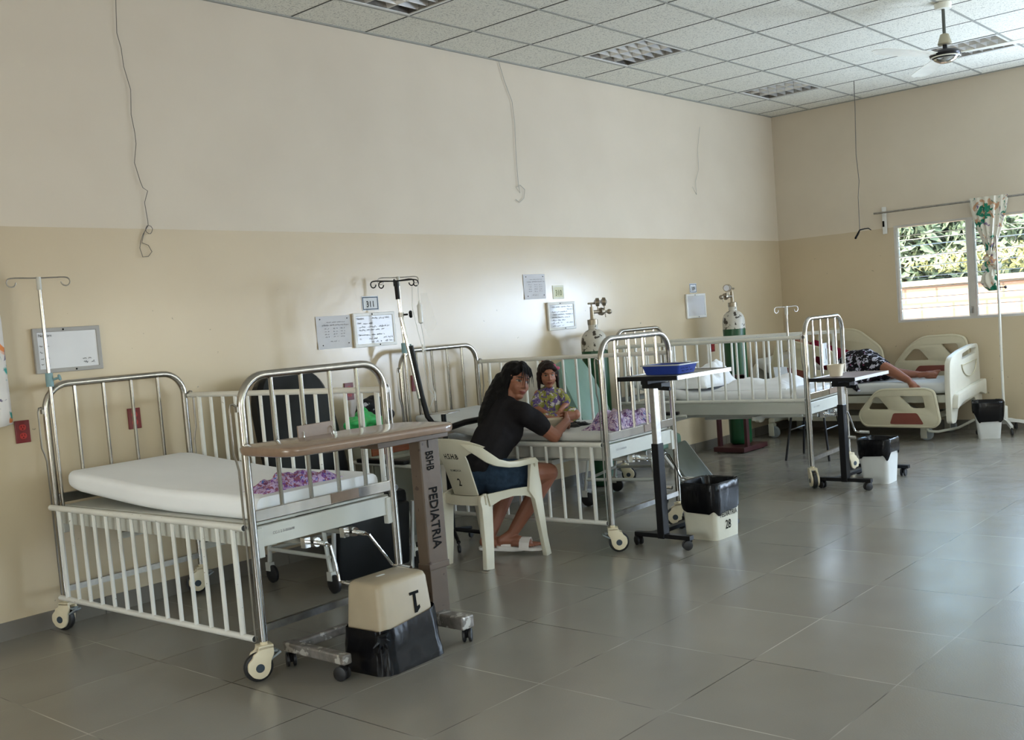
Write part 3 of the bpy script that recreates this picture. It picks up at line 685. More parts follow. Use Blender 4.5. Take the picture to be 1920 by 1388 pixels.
def end_board(name, y, d):
    outer = [(-.43, .17), (-.30, .17), (-.24, .30), (.24, .36), (.30, .24), (.45, .24), (.45, .45), (.42, .50), (.41, .80), (.385, .872), (.20, .868), (-.10, .835), (-.34, .790), (-.405, .74), (-.43, .60)]
    outer = rounded(outer, .045, 4)
    hole = rounded([(-.07, .742), (.33, .785), (.35, .835), (.16, .835), (-.06, .800)], .02, 3)
    bm = B(); plate_with_holes(bm, outer, [hole], (0, y, 0), (1, 0, 0), (0, 0, 1), (0, d, 0)); o = obj(name, bm, abs_wh, t4, bevel=.008)
    bm = B(); poly = rounded([(-.40, .30), (-.22, .36), (.28, .40), (.45, .36), (.45, .52), (.10, .49), (-.36, .44)], .03, 3)
    yy = y if d > 0 else y+d
    prism(bm, poly, (0, y, 0), (1, 0, 0), (0, 0, 1), (0, -.05 if d > 0 else .05, 0)); obj('ledge', bm, abs_wh, o, bevel=.012)
    bm = B(); arc = arcp((.10, y-(.006 if d > 0 else -.006), .700), .20, PI, 2*PI, (1, 0, 0), (0, 0, .62), 14)
    tube(bm, [arc[0]+V((0, 0, .0))]+arc+[V((.32, y-.006, .72)), V((-.10, y-.006, .69))], .005, 6); obj('moulded_ring', bm, abs_cr, o)
    return o
end_board('footboard', -1.04, .05)
end_board('headboard', 1.03, -.05)
def abs_rail(x, outer, holes, panel, m1=abs_cr, name='side_rail'):
    """moulded rail in the yz plane at x with grip holes and a coloured inset"""
    d = (.030, 0, 0); bm = B(); plate_with_holes(bm, rounded(outer, .07, 5), [rounded(h, .025, 3) for h in holes], (x-.015, 0, 0), (0, 1, 0), (0, 0, 1), d); r = obj(name, bm, m1, t4, bevel=.006)
    bm = B(); prism(bm, rounded(panel, .02, 3), (x-.018, 0, 0), (0, 1, 0), (0, 0, 1), (.036, 0, 0)); obj('inset_panel', bm, abs_red, r)
    bm = B(); tube(bm, [V((x, p[0], p[1])) for p in rounded(outer, .07, 5)], .017, 8, closed=True); obj('rim', bm, m1, r)
    return r
yo = 1.13
P_ = lambda pts: [(a+yo, b) for a, b in pts]
abs_rail(-.475, P_([(-1.29, .26), (-1.34, .16), (-2.02, .150), (-2.075, .20), (-2.03, .48), (-1.96, .505), (-1.50, .500), (-1.40, .40)]),
         [P_([(-1.385, .315), (-1.60, .315), (-1.50, .435), (-1.455, .435)]), P_([(-1.70, .445), (-1.93, .440), (-1.95, .325), (-1.82, .325)])], P_([(-1.60, .175), (-1.93, .172), (-1.87, .28), (-1.64, .28)]))
abs_rail(-.475, P_([(-.36, .64), (-.36, .74), (-.46, 1.02), (-.56, 1.025), (-1.03, .90), (-1.09, .80), (-1.09, .60), (-1.02, .565)]),
         [P_([(-.47, .90), (-.60, .945), (-.60, .86), (-.49, .80)]), P_([(-.86, .86), (-.98, .83), (-.99, .70), (-.84, .72)])], P_([(-.42, .655), (-.75, .60), (-.79, .70), (-.45, .77)]))
abs_rail(.475, P_([(-1.29, .66), (-1.34, .56), (-2.02, .55), (-2.075, .62), (-2.02, .93), (-1.92, .955), (-1.60, .95), (-1.45, .86)]),
         [P_([(-1.385, .715), (-1.66, .715), (-1.56, .835), (-1.50, .835)]), P_([(-1.78, .875), (-1.95, .875), (-1.97, .735), (-1.90, .735)])], P_([(-1.50, .60), (-1.90, .60), (-1.85, .66), (-1.55, .66)]), abs_cr)
abs_rail(.475, P_([(-.40, .62), (-.42, .98), (-.56, 1.09), (-.90, 1.06), (-1.15, .86), (-1.18, .62)]), [P_([(-.55, .95), (-.75, .96), (-.72, .84), (-.55, .82)])], P_([(-.55, .66), (-1.05, .66), (-1.0, .73), (-.6, .73)]), abs_cr)
BED4 = ((5.87, -1.13, 0), 0)
mattress(BED4, 'grey-white sheeted mattress on the wide ivory bed, its head end folded up', .452, .11, .29, .12, sheet_grey, w=.84, l0=-.985, l1=.965, seed=3, wob=.010)

# ================================================================== OVERBED TABLES
def small_caster(parent, p, ang, m=blackm, r=.030):
    R = Matrix.Rotation(ang, 3, 'Z'); c = V((p[0], p[1], 0)); s = R @ V((1, 0, 0)); f = R @ V((0, 1, 0))
    bm = B(); tube(bm, [c+V((0, 0, p[2]+.004)), c+V((0, 0, r*1.7))], .006, 8); prism(bm, [(-.004, r*.7), (.026, r*.9), (.034, r*1.5), (.0, r*2.15), (-.02, r*1.9)], c-s*.006, f, (0, 0, 1), s*.012)
    o = obj('caster', bm, m, parent)
    bm = B()
    for k in (-1, 1): lathe(bm, [(r*.8, -.008), (r, -.005), (r, .005), (r*.8, .008)], c+f*.012+s*k*.014+V((0, 0, r)), 16, s)
    obj('wheel', bm, rubber, o)
# brown overbed table, near
t = thing('overbed_table', 'brown laminate overbed table in front of the nearest bed', 'table', (-1.30, -2.03, 0))
bm = B(); poly = rpoly(.92, .40, .10, 8)
R1 = Matrix.Rotation(.012, 3, 'Y')
for z, sc in ((-.018, .985), (0, 1), (.016, 1)): pass
rings = []
for z, k in ((-.020, .970), (-.016, .992), (-.004, 1), (.010, 1), (.015, .994), (.018, .982)):
    rings.append([bm.verts.new(R1 @ V((x*k-.145, y*(1-(1-k)*2.3)-.03, z))+V((0, 0, .978))) for x, y in poly])
for a, b in zip(rings, rings[1:]):
    for k in range(len(a)): bm.faces.new((a[k], a[(k+1) % len(a)], b[(k+1) % len(a)], b[k]))
bm.faces.new(rings[0][::-1]); bm.faces.new(rings[-1])
bm.faces.ensure_lookup_table(); obj('tabletop', bm, brown, t)
bm = B(); box(bm, (-.215, .12, 1.023), (.20, .006, .055), rz=.08); bk = obj('book_stop', bm, brown_edge, t, False, bevel=.002)
bm = B()
for x in (-.285, -.13): tube(bm, [(x, .11, .992), (x, .11, 1.02), (x, .118, 1.03), (x, .125, 1.02), (x, .125, .992)], .003, 6)
obj('wire_clip', bm, chrome, bk)
bm = B(); box(bm, (-.18, .02, .944), (.22, .12, .018)); box(bm, (.16, -.02, .935), (.42, .12, .035)); obj('top_bracket', bm, brown_met, t, False, bevel=.003)
bm = B(); box(bm, (.27, -.02, .62), (.120, .072, .60)); cl = obj('column', bm, brown_met, t, False, bevel=.006)
bm = B(); box(bm, (.27, -.02, .20), (.104, .058, .26)); box(bm, (.27, -.02, .335), (.126, .078, .03)); obj('inner_column', bm, brown_met, cl, False, bevel=.003)
obj('lettering', text_bm([('BSHB', (.244, -.0570, .865), .062, .62, 0, 'LEFT', .018), ('PEDIATRIA', (.244, -.0570, .70), .072, .82, 0, 'LEFT', .018)], (0, 0, -1), (1, 0, 0)), ink, cl, False)
obj('lettering', text_bm([('1', (.250, -.0572, .880), .055, .8, 0, 'LEFT', .01)], (1, 0, 0), (0, 0, 1)), ink, cl, False)
bm = B(); box(bm, (.265, -.0585, .925), (.115, .002, .016), rot=Matrix.Rotation(.02, 3, 'Y')); obj('sticker', bm, paper, cl, False)
bm = B(); box(bm, (-.35, .075, .092), (.045, .42, .044)); box(bm, (-.05, .245, .092), (.62, .045, .040)); box(bm, (.255, .02, .092), (.075, .50, .060)); obj('base', bm, worn_metal, t, False, bevel=.008)
for p, a in (((-.35, -.105, .07), .3), ((-.35, .26, .07), -.5), ((.255, -.215, .062), -.9), ((.255, .245, .062), .4)): small_caster(t, p, a, r=.031)
# black-framed tables
def black_table(label, loc, ztop, w, d, ang, mtop, medge, col, baseL, lett=None, off=0):
    t = thing('overbed_table', label, 'table', loc, ang, 'black framed overbed tables')
    bm = B(); box(bm, (w/2+off, 0, ztop-.010), (w, d, .014)); obj('tabletop', bm, mtop, t, False, bevel=.002)
    bm = B()
    box(bm, (w/2+off, -d/2-.004, ztop-.010), (w, .008, .024)); box(bm, (w/2+off, d/2+.004, ztop-.010), (w, .008, .024)); box(bm, (w+off+.004, 0, ztop-.010), (.008, d+.016, .024)); obj('edge_trim', bm, medge, t, False)
    bm = B(); box(bm, (off-.004, 0, ztop-.010), (.010, d+.016, .026)); obj('edge_trim', bm, blackm, t, False)
    bm = B(); box(bm, (col+.12, 0, ztop-.032), (.42, .05, .02)); box(bm, (col, -.02, ztop-.055), (.09, .14, .03)); tube(bm, [(col-.03, -.06, ztop-.07), (col-.03, -.14, ztop-.075)], .012, 8); obj('lift_head', bm, blackm, t, False)
    bm = B(); box(bm, (col, 0, (ztop+.55)/2), (.050, .036, ztop-.55-.06)); cc = obj('inner_column', bm, dsteel, t, False, bevel=.003)
    bm = B(); box(bm, (col, 0, .345), (.062, .048, .575)); lc = obj('column', bm, blackm, t, False, bevel=.003)
    if lett: obj('lettering', text_bm([(lett, (col-.012, -.0250, .56), .030, .9)], (0, 0, -1), (1, 0, 0)), ink_faint, lc, False)
    bm = B(); box(bm, (col, 0, .072), (.045, .40, .026)); box(bm, (col+baseL/2, .10, .066), (baseL, .045, .024)); box(bm, (col+baseL, -.02, .072), (.045, .40, .026)); obj('base', bm, blackm, t, False, bevel=.002)
    for x in (col, col+baseL):
        for y, a in ((-.18, .8), (.18, -.5)): small_caster(t, (x, y, .06), a+x, r=.029)
    return t
black_table('grey topped overbed table with black post holding the blue tray', (.80, -2.03, 0), 1.036, .60, .41, .0, mat('grey_laminate_top', srgb(142, 140, 132), .45), dsteel, .055, .50)
black_table('grey topped overbed table with black post holding a small tub', (2.80, -2.25, 0), .838, .60, .34, .0, mat('lilac_grey_top', srgb(140, 128, 134), .4), alu, .14, .66, 'PEDIATRIA')
# blue tray
t = thing('plastic_tray', 'blue rectangular plastic tray with a pale rim on the overbed table', 'tray', (1.035, -2.035, 1.0365), 0)
def open_box(bm, w0, d0, w1, d1, h, th, fl=.004, n=3, r=.012, rimw=0, z0=0):
    rings = []
    spec = [(w0, d0, 0), (w1, d1, h)]+([(w1+rimw, d1+rimw, h), (w1+rimw, d1+rimw, h+.004)] if rimw else [])+[(w1-th, d1-th, h+.004 if rimw else h), (w0-th, d0-th, fl)]
    for w, d, z in spec: rings.append([bm.verts.new((x, y, z+z0)) for x, y in rpoly(w, d, r, n)])
    for a, b in zip(rings, rings[1:]):
        for k in range(len(a)): bm.faces.new((a[k], a[(k+1) % len(a)], b[(k+1) % len(a)], b[k]))
    bm.faces.new(rings[0][::-1]); bm.faces.new(rings[-1])
bm = B(); open_box(bm, .185, .235, .215, .27, .056, .006); obj('tray_body', bm, blue_tray, t)
bm = B(); rings = []
for w, d, z in ((.214, .269, .053), (.232, .288, .053), (.232, .288, .060), (.206, .260, .060)): rings.append([bm.verts.new((x, y, z)) for x, y in rpoly(w, d, .014, 3)])
rings.append(rings[0])
for a, b in zip(rings, rings[1:]):
    for k in range(len(a)): bm.faces.new((a[k], a[(k+1) % len(a)], b[(k+1) % len(a)], b[k]))
obj('rim', bm, blue_rim, t)
bm = B(); scribble(bm, (-.075, -.1285, .032), (1, 0, 0), (0, .25, 1), .10, .010, random.Random(2), .002); scribble(bm, (-.06, -.1245, .014), (1, 0, 0), (0, .25, 1), .13, .010, random.Random(3), .002); obj('lettering', bm, ink, t, False, fix=False)
# tub on the third table
t = thing('plastic_tub', 'small ivory plastic tub standing on the far overbed table', 'tub', (2.985, -2.20, .839), .15)
bm = B(); open_box(bm, .080, .080, .108, .108, .085, .008, rimw=.006, r=.022, n=5); obj('tub_body', bm, cup, t)

# ================================================================== WASTE BINS
def bin_body(t, w0, d0, w1, d1, h, m, r=.05):
    bm = B(); open_box(bm, w0, d0, w1, d1, h, .008, r=r, n=5); return obj('bin_body', bm, m, t, bevel=0)
def liner(t, w0, d0, w1, d1, h, zc, seed, r=.05, hang=.0, rim=.018):
    """black bag folded over the rim, hanging with an uneven lower edge"""
    from mathutils import noise
    rnd = random.Random(seed); K = 64; base = rpoly(1, 1, .22, 15)[:64]; bm = B(); rows = []
    def at(u, z, grow):
        w = w0+(w1-w0)*z/h+grow; d = d0+(d1-d0)*z/h+grow; x, y = base[u]; return V((x*w, y*d, z))
    spec = [(zc, .024, 1), (zc+(h-zc)*.25, .032, .5), (zc+(h-zc)*.5, .034, .25), (zc+(h-zc)*.75, .030, .1), (h, .024, 0), (h+rim*.5, .008, 0), (h+.004, -.014, 0), (h-.06, -.03, 0), (h*.45, -.05, 0)]
    for z, g, e in spec:
        row = []
        for u in range(K):
            nz = noise.noise(V((math.cos(2*PI*u/K)*1.1+seed, math.sin(2*PI*u/K)*1.1, z*7)))
            zz = z+e*(nz*.07+hang*math.sin(2*PI*u/K*1+seed)); p = at(u, min(max(zz, 0), h*1.2), g+nz*.014); p.z = zz+(noise.noise(V((u*.9, seed, 0)))*.008 if z > h else 0); row.append(bm.verts.new(p))
        rows.append(row)
    for a, b in zip(rows, rows[1:]):
        for k in range(K): bm.faces.new((a[k], a[(k+1) % K], b[(k+1) % K], b[k]))
    bm.faces.new(rows[-1]); return obj('bin_liner', bm, bag, t, fix=True)
# upturned bin in front
t = thing('waste_bin', 'upturned cream bin marked 1, its lower half wrapped in a black bag', 'bin', (-1.375, -2.125, 0), .05, 'waste bins')
bm = B(); rings = []
for w, d, z in ((.335, .265, .004), (.325, .255, .06), (.292, .205, .350), (.280, .192, .368), (.262, .172, .374)): rings.append([bm.verts.new((x, y, z)) for x, y in rpoly(w, d, .035 if z < .3 else .030, 6)])
for a, b in zip(rings, rings[1:]):
    for k in range(len(a)): bm.faces.new((a[k], a[(k+1) % len(a)], b[(k+1) % len(a)], b[k]))
bm.faces.new(rings[0][::-1]); bm.faces.new(rings[-1]); ub = obj('bin_body', bm, bin_cream, t)
bm = B(); prism(bm, rpoly(.045, .016, .003, 2), (-.01, .03, .3735), (1, 0, 0), (0, 1, 0), (0, 0, .001)); obj('moulding_mark', bm, bin_white, ub)
bm = B(); ux_, uy_ = V((1, 0, 0)), V((0, .086, 1)).normalized()
prism(bm, [(x_*1.2, z_*1.2) for x_, z_ in ((-.008, -.036), (.004, -.036), (.021, -.022), (.019, -.012), (.006, -.017), (.006, .030), (.022, .030), (.022, .040), (-.022, .040), (-.022, .030), (-.006, .030))], V((.045, -.1116, .255)), ux_, uy_, (0, -.0022, 0)); obj('lettering', bm, ink, ub, False)
from mathutils import noise as _nz
bm = B(); rows = []
K = 72; base = rpoly(1, 1, .2, 17)[:72]
for i, z in enumerate((.0, .03, .07, .11, .15, .185, .20)):
    row = []
    for u in range(K):
        a = 2*PI*u/K; nz = _nz.noise(V((math.cos(a)*3, math.sin(a)*3, z*12))); g = .03+.014*nz+(.012 if z < .05 else 0)
        top = .0 if i < 6 else .0
        x, y = base[u]; w = .335-.12*z+g; d = .265-.17*z+g
        zz = z*(1+.18*x) if i > 0 else 0; row.append(bm.verts.new((x*w, y*d, zz+(.008*nz if i > 4 else 0)+.001)))
    rows.append(row)
for a, b in zip(rows, rows[1:]):
    for k in range(K): bm.faces.new((a[k], a[(k+1) % K], b[(k+1) % K], b[k]))
bl = obj('bin_liner', bm, bag, t)
bm = B(); kx, ky, kz = -.185, -.115, .165
for i in range(6):
    a = 2*PI*i/11+3.6; tip = V((kx+math.cos(a)*.050, ky+math.sin(a)*.01-.012, kz+math.sin(a)*.060)); tube(bm, [(kx, ky, kz), ((kx+tip.x)/2, (ky+tip.y)/2-.012, (kz+tip.z)/2), tip], [.012, .010, .004], 6)
obj('bag_knot', bm, bag, bl)
def std_bin(label, loc, rz, w0, d0, w1, d1, h, m, cut, seed, hang=.02, lett=None):
    t = thing('waste_bin', label, 'bin', loc, rz, 'waste bins'); b = bin_body(t, w0, d0, w1, d1, h, m, .03); liner(t, w0, d0, w1, d1, h, cut, seed, .03, hang)
    if lett: obj('lettering', text_bm(lett, (1, 0, 0), (0, -(d1-d0)/2/h, 1)), ink, b, False)
    return t
std_bin('ivory bin marked PEDIATRIA 28 with a black liner folded over its rim', (1.235, -2.135, 0), -.05, .255, .235, .285, .265, .345, bin_ivory, .165, 4, .012,
        [('PEDIATRIA', (.005, -.1258, .138), .042, .92, 0, 'CENTER', .014), ('28', (.0, -.1215, .058), .078, .78, 0, 'CENTER', .010)])
std_bin('grey-white bin with a shiny black liner, beside the far overbed table', (3.30, -2.36, 0), .02, .20, .20, .255, .24, .33, bin_white, .21, 8, .022)
std_bin('faceted white bin with a black liner, at the foot of the ivory bed', (5.80, -2.385, 0), .35, .19, .19, .26, .26, .34, bin_white, .18, 13, .035)

# ================================================================== RECLINERS
def recliner(label, loc, rz, m, lean, back_h, leg, mleg, zs=.44, arm=True):
    t = thing('recliner_chair', label, 'chair', loc, rz, 'steel framed recliners')
    W = .56
    bm = B(); R = Matrix.Rotation(-lean, 3, 'X'); base = V((0, .22, zs+.05)); Hh = back_h
    rings = []
    for y, k in ((.045, .90), (.03, 1), (-.03, 1), (-.055, .88)):
        pts = []
        for i in range(33):
            u = i/32*2*PI; cx, sz = math.cos(u), math.sin(u); e = .38 if sz > 0 else .25
            px = math.copysign(abs(cx)**e, cx)*W/2*k*(1-.10*(sz > 0)*abs(sz)); pz = math.copysign(abs(sz)**(.55 if sz > 0 else .3), sz)*Hh/2*(.96+.04*k)+Hh/2
            pts.append(bm.verts.new(base+R @ V((px, y, pz))))
        rings.append(pts[:-1]); bm.verts.remove(pts[-1])
    for a, b in zip(rings, rings[1:]):
        for k in range(len(a)): bm.faces.new((a[k], a[(k+1) % len(a)], b[(k+1) % len(a)], b[k]))
    bm.faces.new(rings[0][::-1]); bm.faces.new(rings[-1]); obj('backrest', bm, m, t, bevel=.0)
    bm = B(); box(bm, (0, -.05, zs), (W, .54, .10)); obj('seat', bm, m, t, bevel=.03)
    a = leg; bm = B(); Rl = Matrix.Rotation(a, 3, 'X'); box(bm, V((0, -.33, zs-.02))+Rl @ V((0, 0, -.19)), (W-.04, .055, .38), rot=Rl); lr = obj('leg_rest', bm, mleg, t, bevel=.015)
    bm = B()
    for s in (-1, 1):
        q = [V((s*(W/2+.012), -.34, zs-.03)), V((s*(W/2+.012), -.34, zs-.03))+Rl @ V((0, 0, -.44)), V((s*(W/2-.01), -.34, zs-.03))+Rl @ V((0, 0, -.48))]; tube(bm, q, .012, 8)
    obj('leg_rest_frame', bm, alu, lr)
    bm = B()
    for s in (-1, 1):
        x = s*(W/2+.03); tube(bm, [(x, .28, .10), (x, .24, zs-.06), (x, -.26, zs-.06), (x, -.30, .10)], .014, 8); tube(bm, [(x, -.30, .20), (x, .28, .20)], .012, 8)
        tube(bm, [(x, .20, zs-.06), (x, .20, zs+.18), (x, -.36, zs+.17)], .012, 8)
    tube(bm, [(-W/2-.03, .0, zs-.07), (W/2+.03, .0, zs-.07)], .013, 8); tube(bm, [(-W/2-.03, .26, .2), (W/2+.03, .26, .2)], .012, 8)
    fr = obj('frame', bm, frame_white, t)
    for s in (-1, 1):
        bm = B(); box(bm, (s*(W/2+.03), -.08, zs+.195), (.055, .44, .026)); obj('armrest', bm, blackm, t, bevel=.008)
        for y in (-.30, .28):
            bm = B(); box(bm, (s*(W/2+.03), y, .095), (.035, .04, .05)); c = obj('caster', bm, frame_white, t)
            bm = B(); lathe(bm, [(.045, -.012), (.052, -.008), (.052, .008), (.045, .012)], (s*(W/2+.03), y-.02, .052), 18, (1, 0, 0)); obj('wheel', bm, rubber, c)
    return t
recliner('black vinyl recliner against the wall between the first two beds', (-.44, -.60, 0), .0, blk_vinyl, .24, .74, .12, blk_vinyl)
recliner('mint green vinyl recliner with raised grey leg rest beside the child\'s bed', (2.16, -.88, 0), .28, mint, .42, .68, -.62, grey_vinyl, .42)

# ================================================================== PLASTIC CHAIR (faces +x)
t = thing('plastic_chair', 'ivory moulded armchair stencilled H.S.H.B on its back, woman sitting on it', 'chair', (.21, -1.205, 0), 0)
bm = B(); NV, NU = 16, 14
def backpt(u, v):
    """u -1..1 across, v 0..1 up the splat"""
    z = .425+.352*v; hw = .098+.012*v+(.125*((v-.79)/.21)**.7 if v > .79 else 0); y = u*hw
    zz = z-(.055*(abs(u)**2.4)*max(0, (v-.6)/.4)); x = -.185-.125*v+.045*(y/.22)**2*1.6; return V((x, y, zz))
g0 = [[bm.verts.new(backpt(-1+2*i/NU, j/NV)) for i in range(NU+1)] for j in range(NV+1)]
g1 = [[bm.verts.new(backpt(-1+2*i/NU, j/NV)+V((.009, 0, 0))) for i in range(NU+1)] for j in range(NV+1)]
for j in range(NV):
    for i in range(NU):
        bm.faces.new((g0[j][i], g0[j+1][i], g0[j+1][i+1], g0[j][i+1])); bm.faces.new((g1[j][i], g1[j][i+1], g1[j+1][i+1], g1[j+1][i]))
for j in range(NV):
    for i in (0, NU): bm.faces.new((g0[j][i], g0[j+1][i], g1[j+1][i], g1[j][i]))
for i in range(NU):
    for j in (0, NV): bm.faces.new((g0[j][i], g0[j][i+1], g1[j][i+1], g1[j][i]))
bk = obj('backrest', bm, chairp, t)
lt = text_bm([('H.S.H.B', (0, 0, .228), .046, .80, 0, 'CENTER', .018), ('BIOMEDICA', (0, 0, .150), .018, .95, 0, 'CENTER', .004), ('2', (0, 0, .060), .066, .9, 0, 'CENTER', .010)], (1, 0, 0), (0, 0, 1))
for v in lt.verts:
    u = -v.co.x/.108; vv = v.co.z/.352; v.co = backpt(u, vv)+V((-.0018, 0, 0))
obj('lettering', lt, ink, bk, False, fix=False)
bm = B(); NX = 12
def seatpt(a, b): x = -.185+.385*a; hw = .175+.06*a; y = (b*2-1)*hw; return V((x, y, .418-.016*math.sin(PI*a)-.012*(1-(b*2-1)**2)+(-.012*max(0, a-.85)/.15)))
s0 = [[bm.verts.new(seatpt(i/NX, j/NX)) for j in range(NX+1)] for i in range(NX+1)]; s1 = [[bm.verts.new(seatpt(i/NX, j/NX)-V((0, 0, .007))) for j in range(NX+1)] for i in range(NX+1)]
for i in range(NX):
    for j in range(NX): bm.faces.new((s0[i][j], s0[i+1][j], s0[i+1][j+1], s0[i][j+1])); bm.faces.new((s1[i][j], s1[i][j+1], s1[i+1][j+1], s1[i+1][j]))
for i in range(NX):
    for j in (0, NX): bm.faces.new((s0[i][j], s0[i+1][j], s1[i+1][j], s1[i][j])); bm.faces.new((s0[j][i], s0[j][i+1], s1[j][i+1], s1[j][i]))
strip(bm, [(-.186, -.18, .405), (-.21, -.09, .40), (-.215, 0, .398), (-.21, .09, .40), (-.186, .18, .405)], .055, .008)
strip(bm, [(.198, -.235, .385), (.212, -.12, .388), (.215, 0, .388), (.212, .12, .388), (.198, .235, .385)], .045, .008)
obj('seat', bm, chairp, t)
for s in (-1, 1):
    bm = B()
    strip(bm, [(-.288, s*.105, .742), (-.272, s*.160, .722), (-.246, s*.205, .700), (-.208, s*.238, .658), (-.155, s*.252, .622), (-.08, s*.262, .600), (.0, s*.266, .592), (.09, s*.264, .592), (.15, s*.256, .590), (.178, s*.250, .565)], [.006, .036, .056, .058, .042, .034, .034, .034, .036, .05], [.006, .010, .016, .03, .045, .052, .052, .050, .046, .034],
          [(0, 0, 1)]*9+[(1, 0, 0)])
    obj('arm', bm, chairp, t, bevel=.004)
    bm = B(); strip(bm, [(.160, s*.252, .585), (.158, s*.250, .50), (.160, s*.247, .42), (.175, s*.248, .36), (.205, s*.252, .12), (.222, s*.256, .0)], [.062, .085, .115, .070, .046, .044], [.026, .020, .022, .034, .030, .034], (1, 0, 0)); obj('leg', bm, chairp, t, bevel=.003)
    bm = B(); strip(bm, [(-.196, s*.158, .435), (-.188, s*.158, .41), (-.180, s*.162, .36), (-.192, s*.168, .12), (-.205, s*.172, .0)], [.045, .080, .088, .068, .064], [.020, .028, .030, .032, .034], (1, 0, 0)); obj('leg', bm, chairp, t, bevel=.003)
    bm = B(); strip(bm, [(-.165, s*.176, .400), (-.09, s*.196, .415), (0, s*.215, .420), (.09, s*.232, .412), (.16, s*.246, .395)], [.075, .050, .044, .05, .075], .012); obj('side_apron', bm, chairp, t)

# ================================================================== IV POLES AND STANDS
def hook_bar(bm, c, d, half, r=.0035, z=0):
    d = V(d).normalized(); c = V(c); pts = []
    for s in (-1, 1):
        e = c+d*half*s; pts = [c, e-d*.02*s+V((0, 0, .003))]+[e+V((0, 0, -.020))+d*s*(.022*math.sin(a))+V((0, 0, .022*math.cos(a))) for a in [k*PI/6 for k in range(0, 10)]]; tube(bm, pts, r, 6)
def iv_pole(bed, label, off, z0, z1, barang, zclamp=None, steelm=steel, lean=(0, 0), grp='single iv poles on the beds', d=.13):
    p = xf(bed, off); t = thing('iv_pole', label, 'iv pole', (p.x, p.y, 0), 0, grp)
    lx, ly = lean
    bm = B(); tube(bm, [(0, 0, z0), (lx*.5, ly*.5, (z0+z1)/2), (lx, ly, z1-.04)], .0085, 10); obj('pole', bm, steelm, t)
    bm = B(); tube(bm, [(lx, ly, z1-.065), (lx, ly, z1)], .012, 10); obj('pole_cap', bm, frame_white, t)
    bm = B(); hook_bar(bm, (lx, ly, z1-.006), (math.cos(barang), math.sin(barang), 0), d); obj('hook_bar', bm, dsteel, t)
    if zclamp:
        bm = B(); lathe(bm, [(.018, -.035), (.019, 0), (.018, .035)], (0, 0, zclamp), 12); cl = obj('clamp', bm, teal, t)
        bm = B(); tube(bm, [(.014, -.01, zclamp), (.034, -.022, zclamp+.006)], .006, 8); lathe(bm, [(.014, -.006), (.018, 0), (.014, .006)], (.040, -.026, zclamp+.008), 10, (.8, -.5, .2)); obj('knob', bm, teal, cl)
    return t
iv_pole(BED1, 'slim steel iv pole with teal clamp on the nearest bed headboard', (-.375, .805), .62, 1.83, -.12, 1.305)
iv_pole(BED2, 'slim steel iv pole with teal clamp on the middle bed headboard', (-.375, .805), .62, 1.79, -.3, 1.30)
iv_pole(BED3, 'short iv pole with two loops at the foot of the third bed', (-.345, -.68), .62, 1.385, -.25, None, dsteel, d=.11)
# stand with black lower bend
t = thing('iv_stand', 'chrome and black iv stand with six hooks behind the seated woman', 'iv stand', (.33, -.70, 0))
bm = B(); tube(bm, [(-.115, .125, 1.40), (-.122, .135, 1.66)], .0085, 10); tube(bm, [(-.065, .075, .98), (-.118, .128, 1.52)], .0125, 12); obj('pole', bm, chrome, t)
bm = B(); tube(bm, [(-.085, .095, 1.32), (-.055, .065, 1.0), (-.038, .045, .86), (-.02, .02, .815), (.03, 0, .80), (.06, 0, .80)], .0175, 10); obj('black_sleeve', bm, blackm, t)
bm = B(); tube(bm, [(-.122, .135, 1.62), (-.124, .137, 1.74)], .015, 10)
hp = V((-.124, .137, 1.735))
for k, (a, L) in enumerate(((-.25, .14), (-.25+PI, .16), (.75, .13), (.75+PI, .13), (1.9, .11), (1.9+PI, .11))):
    d = V((math.cos(a), math.sin(a), 0)); e = hp+d*L; tube(bm, [hp, e-d*.02+V((0, 0, .006))]+[e+V((0, 0, -.016))+d*(.018*math.sin(q))+V((0, 0, .020*math.cos(q))) for q in [j*PI/6 for j in range(10)]], .004, 6)
obj('hook_head', bm, blackm, t)
bm = B(); tube(bm, [(-.116, .126, 1.505), (-.116, .126, 1.535)], .018, 10); cl = obj('collar', bm, alu, t)
bm = B(); c = V((-.085, .095, 1.52)); tube(bm, [(-.116, .126, 1.52), c], .006, 8)
for k in range(5): ell(bm, c+V((.012, -.012, 0))+V((math.cos(k*1.257)*.014*.7, math.cos(k*1.257)*.014*.7, math.sin(k*1.257)*.014)), (.011, .011, .011), seg=8, rings=6)
obj('knob', bm, blackm, cl)
bm = B(); tube(bm, [(.06, 0, .868), (.06, 0, .10)], .017, 10); obj('post', bm, blackm, t)
bm = B(); prism(bm, rounded([(-.055, .05), (.0, -.07), (.16, -.03), (.09, .07)], .02, 3), (.03, 0, .868), (1, 0, 0), (0, 1, 0), (0, 0, .006)); obj('plate', bm, dsteel, t)
bm = B(); tube(bm, [(-.05, .14, .745), (.06, 0, .765), (.15, -.10, .80), (.22, -.16, .81)], .020, 8); tube(bm, [(.06, 0, .80), (.12, .05, .79), (.2, .10, .78)], .016, 8); obj('arm', bm, blackm, t)
for k in range(5):
    a = k*2*PI/5+.3; bm = B(); e = V((.06+math.cos(a)*.24, math.sin(a)*.24, .07)); tube(bm, [(.06, 0, .11), e], .013, 8); lg = obj('leg', bm, blackm, t)
    bm = B(); lathe(bm, [(.02, -.010), (.026, -.006), (.026, .006), (.02, .010)], (e.x, e.y, .028), 14, (-math.sin(a), math.cos(a), 0)); tube(bm, [e, e-V((0, 0, .04))], .006, 6); obj('caster', bm, rubber, lg)
